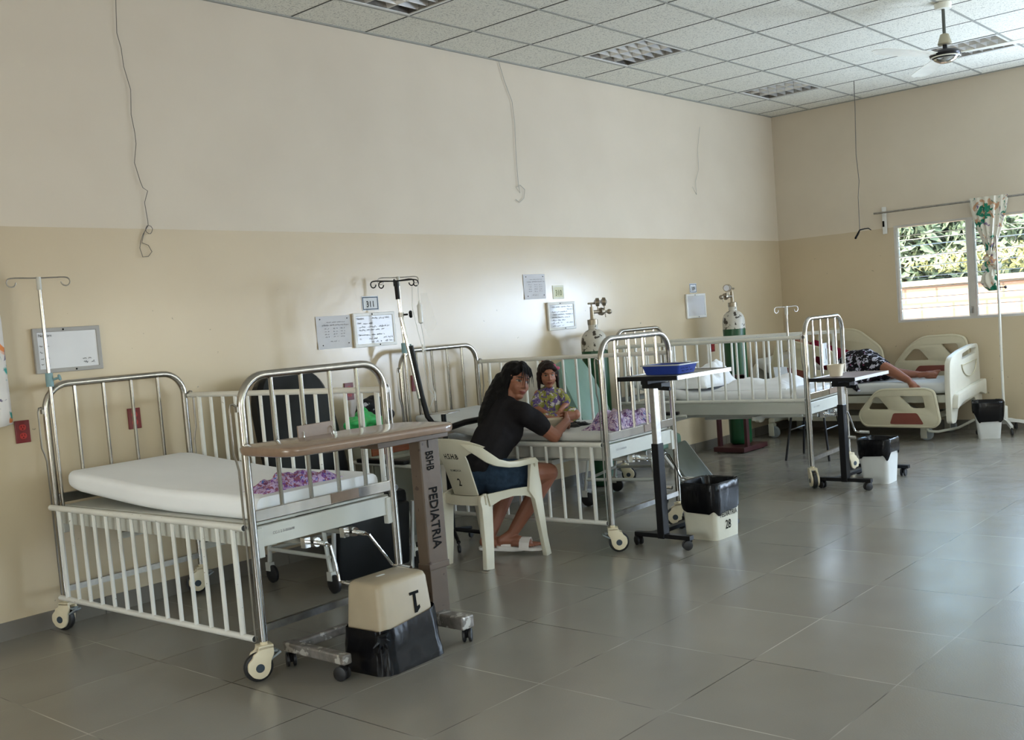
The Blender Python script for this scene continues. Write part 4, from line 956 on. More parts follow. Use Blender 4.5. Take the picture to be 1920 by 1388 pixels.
# drip set hanging from it
t = thing('drip_set', 'clear drip chamber and tubing hanging from the six hook iv stand', 'drip set', (.33, -.70, 0))
hx, hy = .02, .095
bm = B(); lathe(bm, [(.006, 0), (.016, .008), (.016, .055), (.017, .060), (.017, .118), (.008, .130), (.006, .145)], (hx, hy, 1.455), 14); obj('chamber', bm, tube_cl, t)
bm = B(); tube(bm, [(hx-.03, hy+.02, 1.70), (hx-.045, hy+.02, 1.56), (hx-.03, hy, 1.40), (hx-.01, hy, 1.32), (hx, hy, 1.15), (hx+.02, hy, 1.03), (hx+.045, hy-.02, .98), (hx+.01, hy, .90), (hx+.03, hy, .86)], .0022, 6)
tube(bm, [(hx, hy, 1.72), (hx, hy, 1.60)], .002, 6); tube(bm, [(hx, hy, 1.455), (hx+.01, hy, 1.38), (hx+.02, hy, 1.27), (hx+.045, hy, 1.10), (hx+.05, hy-.02, .99)], .0022, 6); obj('tubing', bm, tube_cl, t)
bm = B(); vs = [(hx+.01, hy, 1.65), (hx+.045, hy-.02, 1.64), (hx+.085, hy-.04, 1.45), (hx+.03, hy-.01, 1.36), (hx+.0, hy, 1.45)]; prism(bm, [(0, 0), (.04, 0), (.085, -.2), (.03, -.29), (0, -.2)], (hx+.01, hy-.01, 1.65), (.75, -.66, 0), (0, 0, 1), (.004, .004, 0)); obj('wrapper', bm, film, t)
bm = B(); lathe(bm, [(.006, 0), (.009, .02), (.004, .05)], (hx+.0, hy, 1.27), 8); obj('roller_clamp', bm, board_fr, t)
bm = B(); lathe(bm, [(.006, 0), (.007, .04), (.003, .06)], (hx+.05, hy-.02, .95), 8); obj('connector', bm, board_fr, t)
# tall white stand at right
t = thing('iv_stand', 'tall white floor iv stand standing before the far window', 'iv stand', (6.13, -2.43, 0))
bm = B(); tube(bm, [(0, 0, .24), (0, 0, 1.42)], .0125, 12); obj('pole', bm, white_paint, t)
bm = B(); tube(bm, [(0, 0, 1.38), (0, 0, 1.86)], .0085, 10); obj('inner_pole', bm, dsteel, t)
bm = B(); tube(bm, [(0, 0, 1.40), (.02, -.05, 1.40)], .005, 8); lathe(bm, [(.008, -.012), (.018, 0), (.008, .012)], (.024, -.06, 1.40), 8, (.4, -1, 0)); obj('knob', bm, blackm, t)
bm = B(); hook_bar(bm, (0, 0, 1.875), (.55, -.83, 0), .16); tube(bm, [(0, 0, 1.84), (0, 0, 1.89)], .012, 8); obj('hook_bar', bm, dsteel, t)
bm = B(); lathe(bm, [(.034, .09), (.034, .255), (.028, .262)], (0, 0, 0), 14); obj('base_socket', bm, white_paint, t)
for k in range(5):
    a = math.radians(-78+72*k); d = V((math.cos(a), math.sin(a), 0)); bm = B(); e = d*(.27 if k else .27); strip(bm, [V((0, 0, .125)), d*.13+V((0, 0, .115)), e+V((0, 0, .085))], .030, .026); lg = obj('leg', bm, white_paint, t)
    bm = B(); tube(bm, [e+V((0, 0, .08)), e+V((0, 0, .045))], .007, 6); lathe(bm, [(.022, -.012), (.030, -.007), (.030, .007), (.022, .012)], e+V((0, 0, .031)), 16, (-d.y, d.x, 0)); obj('caster', bm, rubber, lg)

# ================================================================== OXYGEN CYLINDERS
def cylinder(label, loc, flip, rot, base=True):
    t = thing('oxygen_cylinder', label, 'gas cylinder', loc, rot, 'oxygen cylinders')
    bm = B(); lathe(bm, [(.095, .006), (.108, .02), (.110, .06), (.110, 1.135)], (0, 0, 0), 32); obj('cylinder_body', bm, green_cyl, t)
    bm = B(); prof = [(.1103, 1.134)]+[(.1103*math.cos(a)**.8 if a < 1.25 else .042, 1.20+.115*math.sin(a)) for a in [k*PI/2/10 for k in range(10)]]+[(.040, 1.315), (.040, 1.355)]; lathe(bm, prof, (0, 0, 0), 32); obj('shoulder', bm, cyl_white, t)
    bm = B(); lathe(bm, [(.044, 1.350), (.044, 1.392), (.020, 1.396), (.018, 1.42), (.015, 1.50)], (0, 0, 0), 14); tube(bm, [(0, 0, 1.50), (0, 0, 1.525)], .006, 8); tube(bm, [(-.035, 0, 1.527), (.035, 0, 1.527)], .008, 8); obj('valve', bm, brass, t)
    bm = B(); s = flip; tube(bm, [(0, 0, 1.455), (s*.10, -.01, 1.455)], .014, 10); lathe(bm, [(.030, -.022), (.034, 0), (.024, .022)], (s*.10, -.01, 1.455), 14, (1, 0, 0)); tube(bm, [(s*.10, -.01, 1.455), (s*.165, -.02, 1.45)], .010, 8)
    ell(bm, (s*.175, -.02, 1.45), (.024, .022, .022), seg=10, rings=8); tube(bm, [(s*.135, -.01, 1.455), (s*.14, -.01, 1.405)], .005, 6); rg = obj('regulator', bm, brass, t)
    for dx, dy in ((.06, -.01), (.11, -.035)):
        bm = B(); tube(bm, [(s*dx, dy, 1.46), (s*dx, dy, 1.50)], .006, 6); lathe(bm, [(.034, -.014), (.036, 0), (.034, .014)], (s*dx, dy, 1.535), 18, (s*.75, -.66, 0)); g = obj('pressure_gauge', bm, brass, rg)
        bm = B(); lathe(bm, [(.028, .0145), (.028, .016)], (s*dx, dy, 1.535), 16, (-.75, -.66, 0)); obj('dial', bm, paper, g)
    return t
cylinder('green oxygen cylinder with worn white shoulder and twin gauges, behind the mint recliner', (2.60, -.25, 0), 1, -.2)
cylinder('green oxygen cylinder in a maroon cart beyond the third bed', (4.70, -.36, .06), -1, -.2)
t = thing('cylinder_cart', 'dark maroon wheeled cart under the far oxygen cylinder', 'cart', (4.70, -.36, 0))
bm = B(); box(bm, (-.05, -.02, .035), (.46, .34, .046)); obj('cart_base', bm, maroon_st, t, False, bevel=.004)
bm = B()
for y in (-.17, .13): box(bm, (-.18, y, .40), (.05, .03, .70))
box(bm, (-.18, -.02, .74), (.05, .33, .03)); obj('cart_upright', bm, maroon_st, t, False)
for x, y in ((-.24, -.16), (.14, -.16), (-.24, .12), (.14, .12)):
    bm = B(); lathe(bm, [(.005, -.012), (.0115, -.01), (.0115, .01), (.005, .012)], (x, y, .0118), 12, (1, 0, 0)); obj('wheel', bm, rubber, t)
# ================================================================== ON THE WALLS
def wb(name, label, cat, x0, x1, z0, z1, tilt=0.0, grp=None):
    return thing(name, label, cat, ((x0+x1)/2, 0, (z0+z1)/2), 0, grp)
XW, ZW = (1, 0, 0), (0, 0, 1)
def whiteboard(label, x0, x1, z0, z1, tilt, fm, lines, seed, words=()):
    w, h = x1-x0, z1-z0; t = thing('whiteboard', label, 'whiteboard', ((x0+x1)/2, -.001, (z0+z1)/2), 0, 'small framed whiteboards'); t.rotation_euler = (0, tilt, 0)
    f = .022; bm = B(); plate_with_holes(bm, [(-w/2, -h/2), (w/2, -h/2), (w/2, h/2), (-w/2, h/2)], [[(-w/2+f, -h/2+f), (w/2-f, -h/2+f), (w/2-f, h/2-f), (-w/2+f, h/2-f)]], (0, -.020, 0), XW, ZW, (0, .019, 0)); fr = obj('board_frame', bm, fm, t, False, bevel=.003)
    for x, z in ((-.02, h/2-f/2), (.03, -h/2+f/2)):
        bm = B(); ell(bm, (x, -.021, z), (.005, .004, .005), seg=8, rings=6); obj('pin', bm, ink, fr)
    bm = B(); box(bm, (0, -.009, 0), (w-2*f+.002, .012, h-2*f+.002)); b = obj('board_surface', bm, board_w, t, False)
    if lines or words:
        bm = text_bm(list(words), XW, ZW, .001) if words else B(); rnd = random.Random(seed)
        for (x, z, ww, hh) in lines: scribble(bm, (x, -.0155, z), XW, ZW, ww, hh, rnd, .0016, .001)
        obj('lettering', bm, ink, b, False, fix=False)
    return t
whiteboard('empty looking grey framed whiteboard reading Nombre above the nearest bed', -1.832, -1.474, 1.337, 1.574, 0, mat('grey_board_frame', srgb(160, 158, 154), .5),
    [(-.150, .02, .05, .010), (-.150, -.012, .04, .009), (-.150, -.045, .05, .009), (-.150, -.075, .035, .008), (.07, -.058, .05, .010), (.075, -.078, .06, .012)], 1, [('Nombre', (-.150, -.0155, .072), .022, .9)])
whiteboard('written white framed whiteboard directly under the 311 card', .280, .648, 1.327, 1.560, 0, board_fr,
    [(-.02, .073, .17, .012), (-.10, .040, .10, .012), (-.14, .016, .27, .013), (-.14, -.006, .22, .013), (-.14, -.038, .22, .010), (-.06, -.066, .08, .012), (.07, -.062, .08, .012), (-.04, -.088, .09, .013), (.08, -.086, .09, .012)], 5,
    [('Nombre:', (-.155, -.0155, .072), .020, .9), ('Edad:', (-.150, -.0155, .042), .017, .9), ('F.I.', (-.140, -.0155, -.066), .016, .9), ('Dx:', (-.150, -.0155, -.038), .016, .9)])
whiteboard('written white framed whiteboard near the first oxygen cylinder', 2.312, 2.668, 1.328, 1.560, 0, board_fr,
    [(-.13, .072, .27, .012), (.07, .050, .08, .012), (-.13, .030, .20, .013), (-.12, .008, .26, .012), (-.13, -.016, .23, .012), (-.13, -.040, .17, .012), (-.13, -.062, .13, .015), (-.13, -.086, .15, .015), (.05, -.062, .09, .010)], 8)
whiteboard('blank white framed whiteboard under the 309 card', 4.412, 4.764, 1.327, 1.566, 0, board_fr, [], 4)
def number_card(label, s, x0, x1, z0, z1, border, face, ik=ink):
    w, h = x1-x0, z1-z0; t = thing('number_card', label, 'sign', ((x0+x1)/2, -.001, (z0+z1)/2), 0, 'bed number cards')
    bm = B(); box(bm, (0, -.001, 0), (w, .002, h)); c = obj('card', bm, face, t, False)
    bm = B(); plate_with_holes(bm, [(-w/2+.006, -h/2+.006), (w/2-.006, -h/2+.006), (w/2-.006, h/2-.006), (-w/2+.006, h/2-.006)], [[(-w/2+.012, -h/2+.012), (w/2-.012, -h/2+.012), (w/2-.012, h/2-.012), (-w/2+.012, h/2-.012)]], (0, -.0032, 0), XW, ZW, (0, .001, 0)); obj('border', bm, border, c, False)
    obj('lettering', text_bm([(s, (0, -.0025, -h*.26), h*.60, .85, 0, 'CENTER', .006)], XW, ZW, .001), ik, c, False)
number_card('square white bed number card reading 311', '311', .379, .526, 1.575, 1.674, navy, signw)
number_card('faded greenish bed number card reading 310', '310', 2.410, 2.556, 1.587, 1.700, board_fr, mat('faded_card', srgb(214, 214, 184), .7), mat('faded_ink', srgb(110, 120, 84), .8))
number_card('small white bed number card reading 309', '309', 4.508, 4.634, 1.577, 1.670, navy, signw)
def wall_paper(label, x0, x1, z0, z1, seed):
    w, h = x1-x0, z1-z0; t = thing('paper_notice', label, 'paper', ((x0+x1)/2, -.001, (z0+z1)/2), 0, 'paper schedules pinned to the wall'); rnd = random.Random(seed)
    bm = B(); N = 8; rows = [[bm.verts.new((-w/2+w*i/N, -.003-.004*math.sin(i*1.3+j)*(j/N), h/2-h*j/N)) for i in range(N+1)] for j in range(N+1)]
    for j in range(N):
        for i in range(N): bm.faces.new((rows[j][i], rows[j+1][i], rows[j+1][i+1], rows[j][i+1]))
    sh = obj('sheet', bm, paper, t); bm = B()
    scribble(bm, (-.06, -.007, h/2-.045), XW, ZW, .15, .006, rnd, .0012); scribble(bm, (-.10, -.007, h/2-.065), XW, ZW, .22, .010, rnd, .0016)
    for k in range(4):
        z = h/2-.088-k*.018
        for x in (-.08, -.01, .05): scribble(bm, (x, -.007, z), XW, ZW, .035, .009, rnd, .0014)
    scribble(bm, (-.04, -.007, h/2-.172), XW, ZW, .07, .008, rnd, .0012); obj('lettering', bm, ink_faint, sh, False, fix=False)
    for x, z in ((-w/2+.03, h/2-.02), (w/2-.03, h/2-.02), (w/2-.03, -h/2+.03), (-w/2+.04, -h/2+.025)):
        bm = B(); ell(bm, (x, -.008, z), (.004, .003, .004), seg=8, rings=6); obj('pin', bm, ink, sh)
wall_paper('printed schedule sheet left of the 311 whiteboard', -.020, .264, 1.336, 1.553, 11)
wall_paper('printed schedule sheet pinned up left of the faded 310 card', 2.050, 2.320, 1.595, 1.797, 12)
def outlet(label, x, z, detail=True):
    t = thing('wall_outlet', label, 'outlet', (x, -.001, z), 0, 'maroon wall outlets'); bm = B(); box(bm, (0, -.004, 0), (.074, .008, .116)); p = obj('cover_plate', bm, redout, t, False, bevel=.002)
    for dz in (.022, -.022):
        bm = B(); prism(bm, rpoly(.034, .030, .013, 4, 0, dz), (0, -.0085, 0), XW, ZW, (0, -.0012, 0)); r = obj('receptacle', bm, redout2, p)
        bm = B(); 
        for dx in (-.007, .007): box(bm, (dx, -.0100, dz+.004), (.0025, .001, .009))
        box(bm, (0, -.0100, dz-.008), (.005, .001, .005)); obj('slots', bm, ink, r, False)
outlet('maroon outlet beside the floral curtain at the left edge', -1.930, 1.048); outlet('maroon outlet behind the nearest bed headboard', -1.322, 1.043); outlet('maroon outlet between the recliner and the dark bag', .200, 1.040)
outlet('maroon outlet behind the middle bed headboard', .800, 1.040); outlet('maroon outlet behind the child\'s head', 2.240, 1.040); outlet('maroon outlet beside the far oxygen cylinder', 4.860, 1.030)
# wires
def wire(label, pts, m, r=.0018):
    bm = B(); tube(bm, pts, r, 5); return tag(obj('hanging_wire', bm, m), label, 'wire')
y_ = -.012
pts = [(-1.19, y_, 3.478), (-1.179, y_, 3.369), (-1.193, y_, 3.186), (-1.177, y_, 3.107), (-1.173, y_, 3.005), (-1.146, y_, 2.882), (-1.158, y_, 2.742), (-1.147, y_, 2.639), (-1.147, y_, 2.58), (-1.168, y_, 2.474), (-1.145, y_, 2.371), (-1.133, y_, 2.336), (-1.106, y_, 2.319), (-1.132, y_, 2.252), (-1.124, y_, 2.147)]
wire('thin dark wire hanging with a loop at the upper left', pts+[(-1.124+.02*math.sin(k*.7), y_-.004*(k % 3), 2.125-.05*(1-math.cos(k*.7))*.5) for k in range(10)]+[(-1.162, y_, 2.071), (-1.178, y_, 2.035), (-1.189, y_, 1.996), (-1.176, y_, 1.945), (-1.143, y_, 1.948), (-1.118, y_, 1.975), (-1.136, y_, 2.011), (-1.173, y_, 2.026), (-1.163, y_, 2.056), (-1.150, y_, 2.09)], wirem, .0019)
wire('pale thin wire hanging down the middle of the long wall', [(1.95, y_, 3.478), (2.0, y_, 3.33), (2.075, y_, 3.172), (2.087, y_, 3.005), (2.071, y_, 2.709), (2.074, y_, 2.519), (2.085, y_, 2.448), (2.04, y_, 2.49), (2.093, y_, 2.512), (2.147, y_, 2.476), (2.126, y_, 2.407), (2.07, y_, 2.371), (2.028, y_, 2.395)], wire_lt, .0022)
wire('faint short wire on the long wall near the far corner', [(4.88, y_, 3.228), (4.81, y_, 3.0), (4.806, y_, 2.8), (4.732, y_, 2.68), (4.735, y_, 2.549), (4.666, y_, 2.624)], wire_lt, .0018)
yc = -1.379
t = thing('hanging_wire', 'dark cord hanging from the ceiling before the far wall', 'wire', (5.49, yc, 3.47))
bm = B(); tube(bm, [(x-5.49, 0, z-3.47) for x, z in ((5.499, 3.48), (5.49, 3.236), (5.454, 2.777), (5.490, 2.525), (5.448, 2.369), (5.444, 2.062))], .0035, 6); obj('cable', bm, wirem, t)
bm = B(); tube(bm, [(x-5.49, 0, z-3.47) for x, z in ((5.334, 1.974), (5.40, 2.02), (5.444, 2.055), (5.569, 2.070), (5.65, 2.075), (5.71, 2.060))], [.010, .010, .007, .006, .006, .004], 8); obj('bare_ends', bm, ink, t)

# ================================================================== CEILING FITTINGS
LLAB = ['recessed louvred ceiling light above the nearest bed, cut by the top edge', 'recessed louvred ceiling light in the middle, above the middle bed', 'recessed louvred ceiling light nearest the far corner', 'recessed louvred ceiling light behind the ceiling fan']
for (i, j), lab in zip(LIGHT_CELLS, LLAB):
    c = cell(i, j); cx, cy = (c[0]+c[1])/2, (c[2]+c[3])/2; t = thing('ceiling_light', lab, 'ceiling light', (cx, cy, H), 0, 'recessed louvred lights'); s = .586
    bm = B(); plate_with_holes(bm, [(-s/2, -s/2), (s/2, -s/2), (s/2, s/2), (-s/2, s/2)], [[(-s/2+.02, -s/2+.02), (s/2-.02, -s/2+.02), (s/2-.02, s/2-.02), (-s/2+.02, s/2-.02)]], (0, 0, -.004), XW, (0, 1, 0), (0, 0, .006)); obj('frame', bm, board_fr, t, False)
    bm = B(); box(bm, (0, 0, .115), (s-.03, s-.03, .006))
    for sg in (-1, 1): box(bm, (sg*(s/2-.018), 0, .06), (.004, s-.03, .11)); box(bm, (0, sg*(s/2-.018), .06), (s-.03, .004, .11))
    obj('housing', bm, dsteel, t, False)
    bm = B(); n1, n2 = 3, 6
    for k in range(1, n1):
        x = -s/2+.02+(s-.04)*k/n1; prism(bm, [(-.016, .055), (-.003, .0), (.003, .0), (.016, .055)], (x, -s/2+.02, .002), (1, 0, 0), (0, 0, 1), (0, s-.04, 0))
    for k in range(1, n2):
        y = -s/2+.02+(s-.04)*k/n2; prism(bm, [(-.010, .045), (-.002, .0), (.002, .0), (.010, .045)], (-s/2+.02, y, .003), (0, 1, 0), (0, 0, 1), (s-.04, 0, 0))
    obj('louvre', bm, lamp_refl, t, False)
    for k in range(3):
        bm = B(); x = -s/2+.02+(s-.04)*(k+.5)/n1; tube(bm, [(x, -s/2+.03, .085), (x, s/2-.03, .085)], .013, 10); obj('fluorescent_tube', bm, frame_white, t)
t = thing('ceiling_fan', 'white three bladed ceiling fan on a grey rod', 'fan', (3.55, -2.92, H-.035))
bm = B(); tube(bm, [(0, 0, .035), (0, 0, -.22)], .012, 12); obj('rod', bm, fan_rod, t)
bm = B(); lathe(bm, [(.055, -.010), (.06, .015), (.06, .033)], (0, 0, 0), 20); obj('ceiling_canopy', bm, fan_w, t)
bm = B(); lathe(bm, [(.046, -.262), (.050, -.255), (.030, -.190), (.024, -.186)], (0, 0, 0), 20); obj('lower_canopy', bm, mat('fan_cup', srgb(176, 170, 146), .5), t)
bm = B(); lathe(bm, [(.050, -.368), (.078, -.362), (.106, -.345), (.112, -.330), (.100, -.312), (.06, -.300), (.018, -.296), (.014, -.255)], (0, 0, 0), 32); mo = obj('motor', bm, fan_dk, t)
bm = B(); lathe(bm, [(.020, -.392), (.045, -.388), (.075, -.372), (.084, -.362), (.078, -.358)], (0, 0, 0), 32); obj('chrome_cap', bm, chrome, mo)
bm = B(); pts = arcp((0, 0, -.352), .100, 0, 2*PI, (1, 0, 0), (0, 1, 0), 32)[:-1]; tube(bm, pts, .005, 6, closed=True); obj('motor_ring', bm, fan_w, mo)
for a in (157, 37, -83):
    R = Matrix.Rotation(math.radians(a), 3, 'Z'); bm = B(); rows = []
    for k in range(13):
        x = .13+.56*k/12; w = .050+.022*math.sin(PI*min(1, k/12*1.2)*.5); tw = math.radians(6-5*k/12); e = .35 if k == 12 else (.8 if k == 11 else 1)
        rows.append([bm.verts.new(R @ V((x, y*math.cos(tw)*e, -.338+y*math.sin(tw)-.000*k+dz))) for y, dz in ((-w, 0), (0, .005), (w, 0), (w, -.003), (0, .002), (-w, -.003))])
    for p, q in zip(rows, rows[1:]):
        for k in range(6): bm.faces.new((p[k], p[(k+1) % 6], q[(k+1) % 6], q[k]))
    bm.faces.new(rows[0][::-1]); bm.faces.new(rows[-1]); b = obj('blade', bm, fan_w, t)
    bm = B(); strip(bm, [R @ V((.085, 0, -.328)), R @ V((.12, 0, -.336)), R @ V((.19, 0, -.334))], .006, [.03, .03, .05]); obj('blade_iron', bm, fan_w, b)

# ================================================================== CURTAINS
t = thing('curtain_rod', 'thin steel curtain rod above the far window', 'rod', (6.345, -2.6, 2.266))
bm = B(); tube(bm, [(0, 1.45, 0), (0, -1.7, 0)], .010, 10); obj('rod', bm, dsteel, t)
for y in (1.36, -1.6):
    bm = B(); box(bm, (.052, y, -.08), (.012, .045, .28)); box(bm, (.026, y, .0), (.052, .014, .03)); bb = obj('bracket', bm, board_fr, t, False, bevel=.002)
    bm = B(); box(bm, (.0445, y+.01, -.115), (.004, .02, .06)); obj('black_clip', bm, ink, bb, False)
t = thing('curtain', 'floral curtain tied in a knot in front of the far window', 'curtain', (6.345, -2.31, 2.27))
def cloth_tube(bm, rows, K=72, seed=0, folds=9, amp=.16):
    """closed gathered cloth: rows of (y centre, z, half width, half depth)"""
    R_ = []
    for r, (yc_, z, hw, hd) in enumerate(rows):
        row = []
        for k in range(K):
            a = 2*PI*k/K; f = 1+amp*math.sin(folds*a+seed+.15*r); row.append(bm.verts.new((hd*math.sin(a)*f, yc_+hw*math.cos(a)*(1+.3*(f-1)), z)))
        R_.append(row)
    for p, q in zip(R_, R_[1:]):
        for k in range(K): bm.faces.new((p[k], p[(k+1) % K], q[(k+1) % K], q[k]))
    bm.faces.new(R_[0][::-1]); bm.faces.new(R_[-1])
bm = B(); cloth_tube(bm, [(0, .02, .172, .026), (0, -.01, .170, .028), (0, -.12, .152, .034), (0, -.24, .122, .036), (0, -.36, .085, .034), (.0, -.46, .055, .030), (.01, -.55, .030, .024)], seed=1, folds=13, amp=.30); obj('gathered_cloth', bm, curtain_m, t)
bm = B(); cap(bm, (0, .045, -.575), .030, (0, -.055, -.655), .045); cap(bm, (0, -.035, -.56), .036, (0, .055, -.66), .040); cap(bm, (0, -.03, -.63), .04, (0, .02, -.69), .03); obj('knot', bm, curtain_m, t)
bm = B(); cloth_tube(bm, [(.0, -.68, .022, .02), (.03, -.74, .062, .032), (.02, -.81, .085, .036), (.0, -.86, .070, .034), (-.02, -.895, .055, .02)], seed=4, folds=7, amp=.3); obj('tail', bm, curtain_m, t)
t = thing('curtain', 'white and orange floral curtain at the left edge of view', 'curtain', (-2.4, -.10, 1.09))
bm = B(); rows = []; N = 40
for j in range(15):
    v = j/14; z = 1.05*v; hi = .395-(.45*(v-.55)**1.2 if v > .55 else 0); lo = -.45+.25*v; row = []
    for i in range(N+1):
        u = i/N; row.append(bm.verts.new((lo+(hi-lo)*u, .025*math.sin(u*26+v*1.5)*(1-.3*v), z+.012*math.sin(u*7)*(j == 0))))
    rows.append(row)
for p, q in zip(rows, rows[1:]):
    for k in range(N): bm.faces.new((p[k], p[k+1], q[k+1], q[k]))
cu1 = obj('curtain_cloth', bm, curtain_o, t); md = cu1.modifiers.new('s', 'SOLIDIFY'); md.thickness = .003
bm = B(); tube(bm, [(-.6, .0, 1.06), (.15, 0, 1.06)], .009, 8); tube(bm, [(.12, 0, 1.06), (.12, .095, 1.06)], .006, 6); tube(bm, [(-.55, 0, 1.06), (-.55, .095, 1.06)], .006, 6); obj('rail', bm, dsteel, t)

# ================================================================== BEDSIDE CABINET WITH BAGS
t = thing('bedside_cabinet', 'bedside cabinet with orange wooden drawer front, between recliner and middle bed', 'cabinet', (.15, -.29, 0))
bm = B(); box(bm, (0, 0, .38), (.44, .42, .68)); box(bm, (0, 0, .795), (.46, .45, .022)); box(bm, (0, -.012, .622), (.50, .47, .02)); obj('cabinet_body', bm, mat('putty_laminate', srgb(150, 148, 132), .5), t, False, bevel=.004)
bm = B(); box(bm, (0, -.216, .715), (.43, .014, .13)); dr = obj('drawer', bm, wood_or, t, False, bevel=.003)
bm = B(); box(bm, (0, -.226, .755), (.20, .012, .012)); obj('handle', bm, ink, dr, False)
bm = B(); box(bm, (0, -.216, .34), (.42, .012, .50)); do = obj('door', bm, mat('grey_laminate', srgb(112, 112, 98), .5), t, False, bevel=.003)
bm = B(); lathe(bm, [(.012, 0), (.016, .012), (.010, .022)], (.17, -.222, .55), 12, (0, -1, 0)); obj('knob', bm, board_fr, do)
for x in (-.19, .19):
    for y in (-.18, .18):
        bm = B(); lathe(bm, [(.015, .0), (.018, .02), (.018, .04)], (x, y, 0), 12); obj('foot', bm, rubber, t)
def lump(name, label, cat, loc, parts, m, voxel=.008, wob=(.010, 22), grp=None, smooth=3):
    bm = B()
    for c, r in parts: ell(bm, c, r, seg=14, rings=9)
    o = blob(name, bm, m, None, voxel, smooth, None, wob); o.location = loc; return tag(o, label, cat, grp)
lump('plastic_bag', 'crumpled bright green plastic bag on the bedside cabinet', 'bag', (.02, -.36, .81), [((-.07, 0, .045), (.075, .06, .045)), ((.02, .0, .055), (.08, .07, .055)), ((.0, .02, .09), (.045, .04, .045)), ((.10, -.02, .035), (.05, .05, .035))], green_bag, .008, (.022, 22))
lump('handbag', 'dark bag with a pale floral print on the bedside cabinet', 'bag', (.215, -.21, .81), [((-.03, 0, .09), (.10, .06, .095)), ((.05, .02, .095), (.09, .07, .10)), ((.08, -.02, .06), (.07, .07, .062)), ((0, 0, .15), (.07, .04, .045))], bagpr, .009, (.018, 16))

# ================================================================== CLOTHS, PAPERS ON THE BEDS
def cloth_heap(bed, label, x0, x1, y0, y1, z, hmax, m, seed, name='folded_cloth', grp=None, skew=0, cat='cloth'):
    from mathutils import noise
    bm = B(); NX, NY = 46, 26; top = []; bot = []
    for i in range(NX+1):
        a, b = [], []
        for j in range(NY+1):
            u, v = i/NX, j/NY; e = min(u, 1-u)*7; f = min(v, 1-v)*6; env = min(1, e)*min(1, f); n1 = noise.noise(V((u*5+seed, v*2.5, seed))); n2 = noise.noise(V((u*13, v*8+seed, 1)))
            wx = x0+(x1-x0)*u+.02*noise.noise(V((v*4, seed, u))); wy = y0+(y1-y0)*v+skew*(u-.5)+.025*noise.noise(V((u*4, seed+3, v)))
            h = max(.004, env**.5*hmax*(.56+.60*n1+.12*n2)*(.75+.6*math.sin(PI*min(1, u*1.15))))
            a.append(bm.verts.new((wx, wy, z+h))); b.append(bm.verts.new((wx, wy, z)))
        top.append(a); bot.append(b)
    for i in range(NX):
        for j in range(NY): bm.faces.new((top[i][j], top[i+1][j], top[i+1][j+1], top[i][j+1])); bm.faces.new((bot[i][j], bot[i][j+1], bot[i+1][j+1], bot[i+1][j]))
    for i in range(NX):
        for j in (0, NY): bm.faces.new((top[i][j], top[i+1][j], bot[i+1][j], bot[i][j]))
    for j in range(NY):
        for i in (0, NX): bm.faces.new((top[i][j], top[i][j+1], bot[i][j+1], bot[i][j]))
    o = obj(name, bm, m); o.location = bed[0]; o.rotation_euler = (0, 0, bed[1]); return tag(o, label, cat, grp)
cloth_heap(BED1, 'small lilac printed cloth lying flat on the nearest bed', -.27, .18, -.75, -.60, .762, .062, pinkpr, 3, skew=.01)
cloth_heap(BED2, 'bunched purple printed cloth at the foot of the middle bed', -.24, .33, -.78, -.52, .712, .12, purple, 6, 'bunched_cloth', skew=.05)
cloth_heap(BED2, 'small dark and white printed rag beside the bowl', -.10, .12, -.40, -.26, .712, .03, bagpr, 11, 'rag')
cloth_heap(BED3, 'rumpled white sheet bunched at the head of the third bed', -.32, .30, .05, .60, .770, .20, sheet, 15, 'bunched_sheet', cat='sheet')
cloth_heap(BED3, 'rumpled white sheet bunched in the middle of the third bed', -.30, .32, -.62, .02, .745, .085, sheet, 21, 'bunched_sheet', cat='sheet')
p = xf(BED3, (-.02, -.825)); t = thing('paper_card', 'white paper card held on the bars of the third bed footboard', 'paper', (p.x, p.y+.012, .985), BED3[1])
bm = B(); box(bm, (.04, .0, 0), (.145, .002, .175)); sh = obj('sheet', bm, signw, t, False)
bm = B(); box(bm, (-.01, -.002, 0), (.006, .002, .085)); box(bm, (.09, -.002, 0), (.006, .002, .085)); scribble(bm, (.01, -.0015, -.065), XW, ZW, .06, .006, random.Random(9)); obj('lettering', bm, ink_faint, sh, False, fix=False)
p = xf(BED3, (.40, -.30)); t = thing('paper_card', 'white paper propped against the far rail of the third bed', 'paper', (p.x, p.y, .80), BED3[1])
bm = B(); box(bm, (-.03, 0, 0), (.002, .12, .16), rot=Matrix.Rotation(-.25, 3, 'Y')); obj('sheet', bm, signw, t, False)

# bowl near the child
p = V((.835, -1.255, .7145)); t = thing('bowl', 'ivory plastic bowl of food held on the middle bed', 'bowl', p)
bm = B(); lathe(bm, [(.045, 0), (.050, .003), (.078, .062), (.080, .066), (.076, .066), (.047, .010), (.0, .008)], (0, 0, 0), 28); obj('bowl_body', bm, cup, t)
bm = B(); lathe(bm, [(.060, .034), (.056, .046), (.03, .050), (.0, .052)], (0, 0, 0), 20); obj('food', bm, mat('noodles', srgb(176, 150, 90), .6, 0, .4, 60, .6, 60), t)
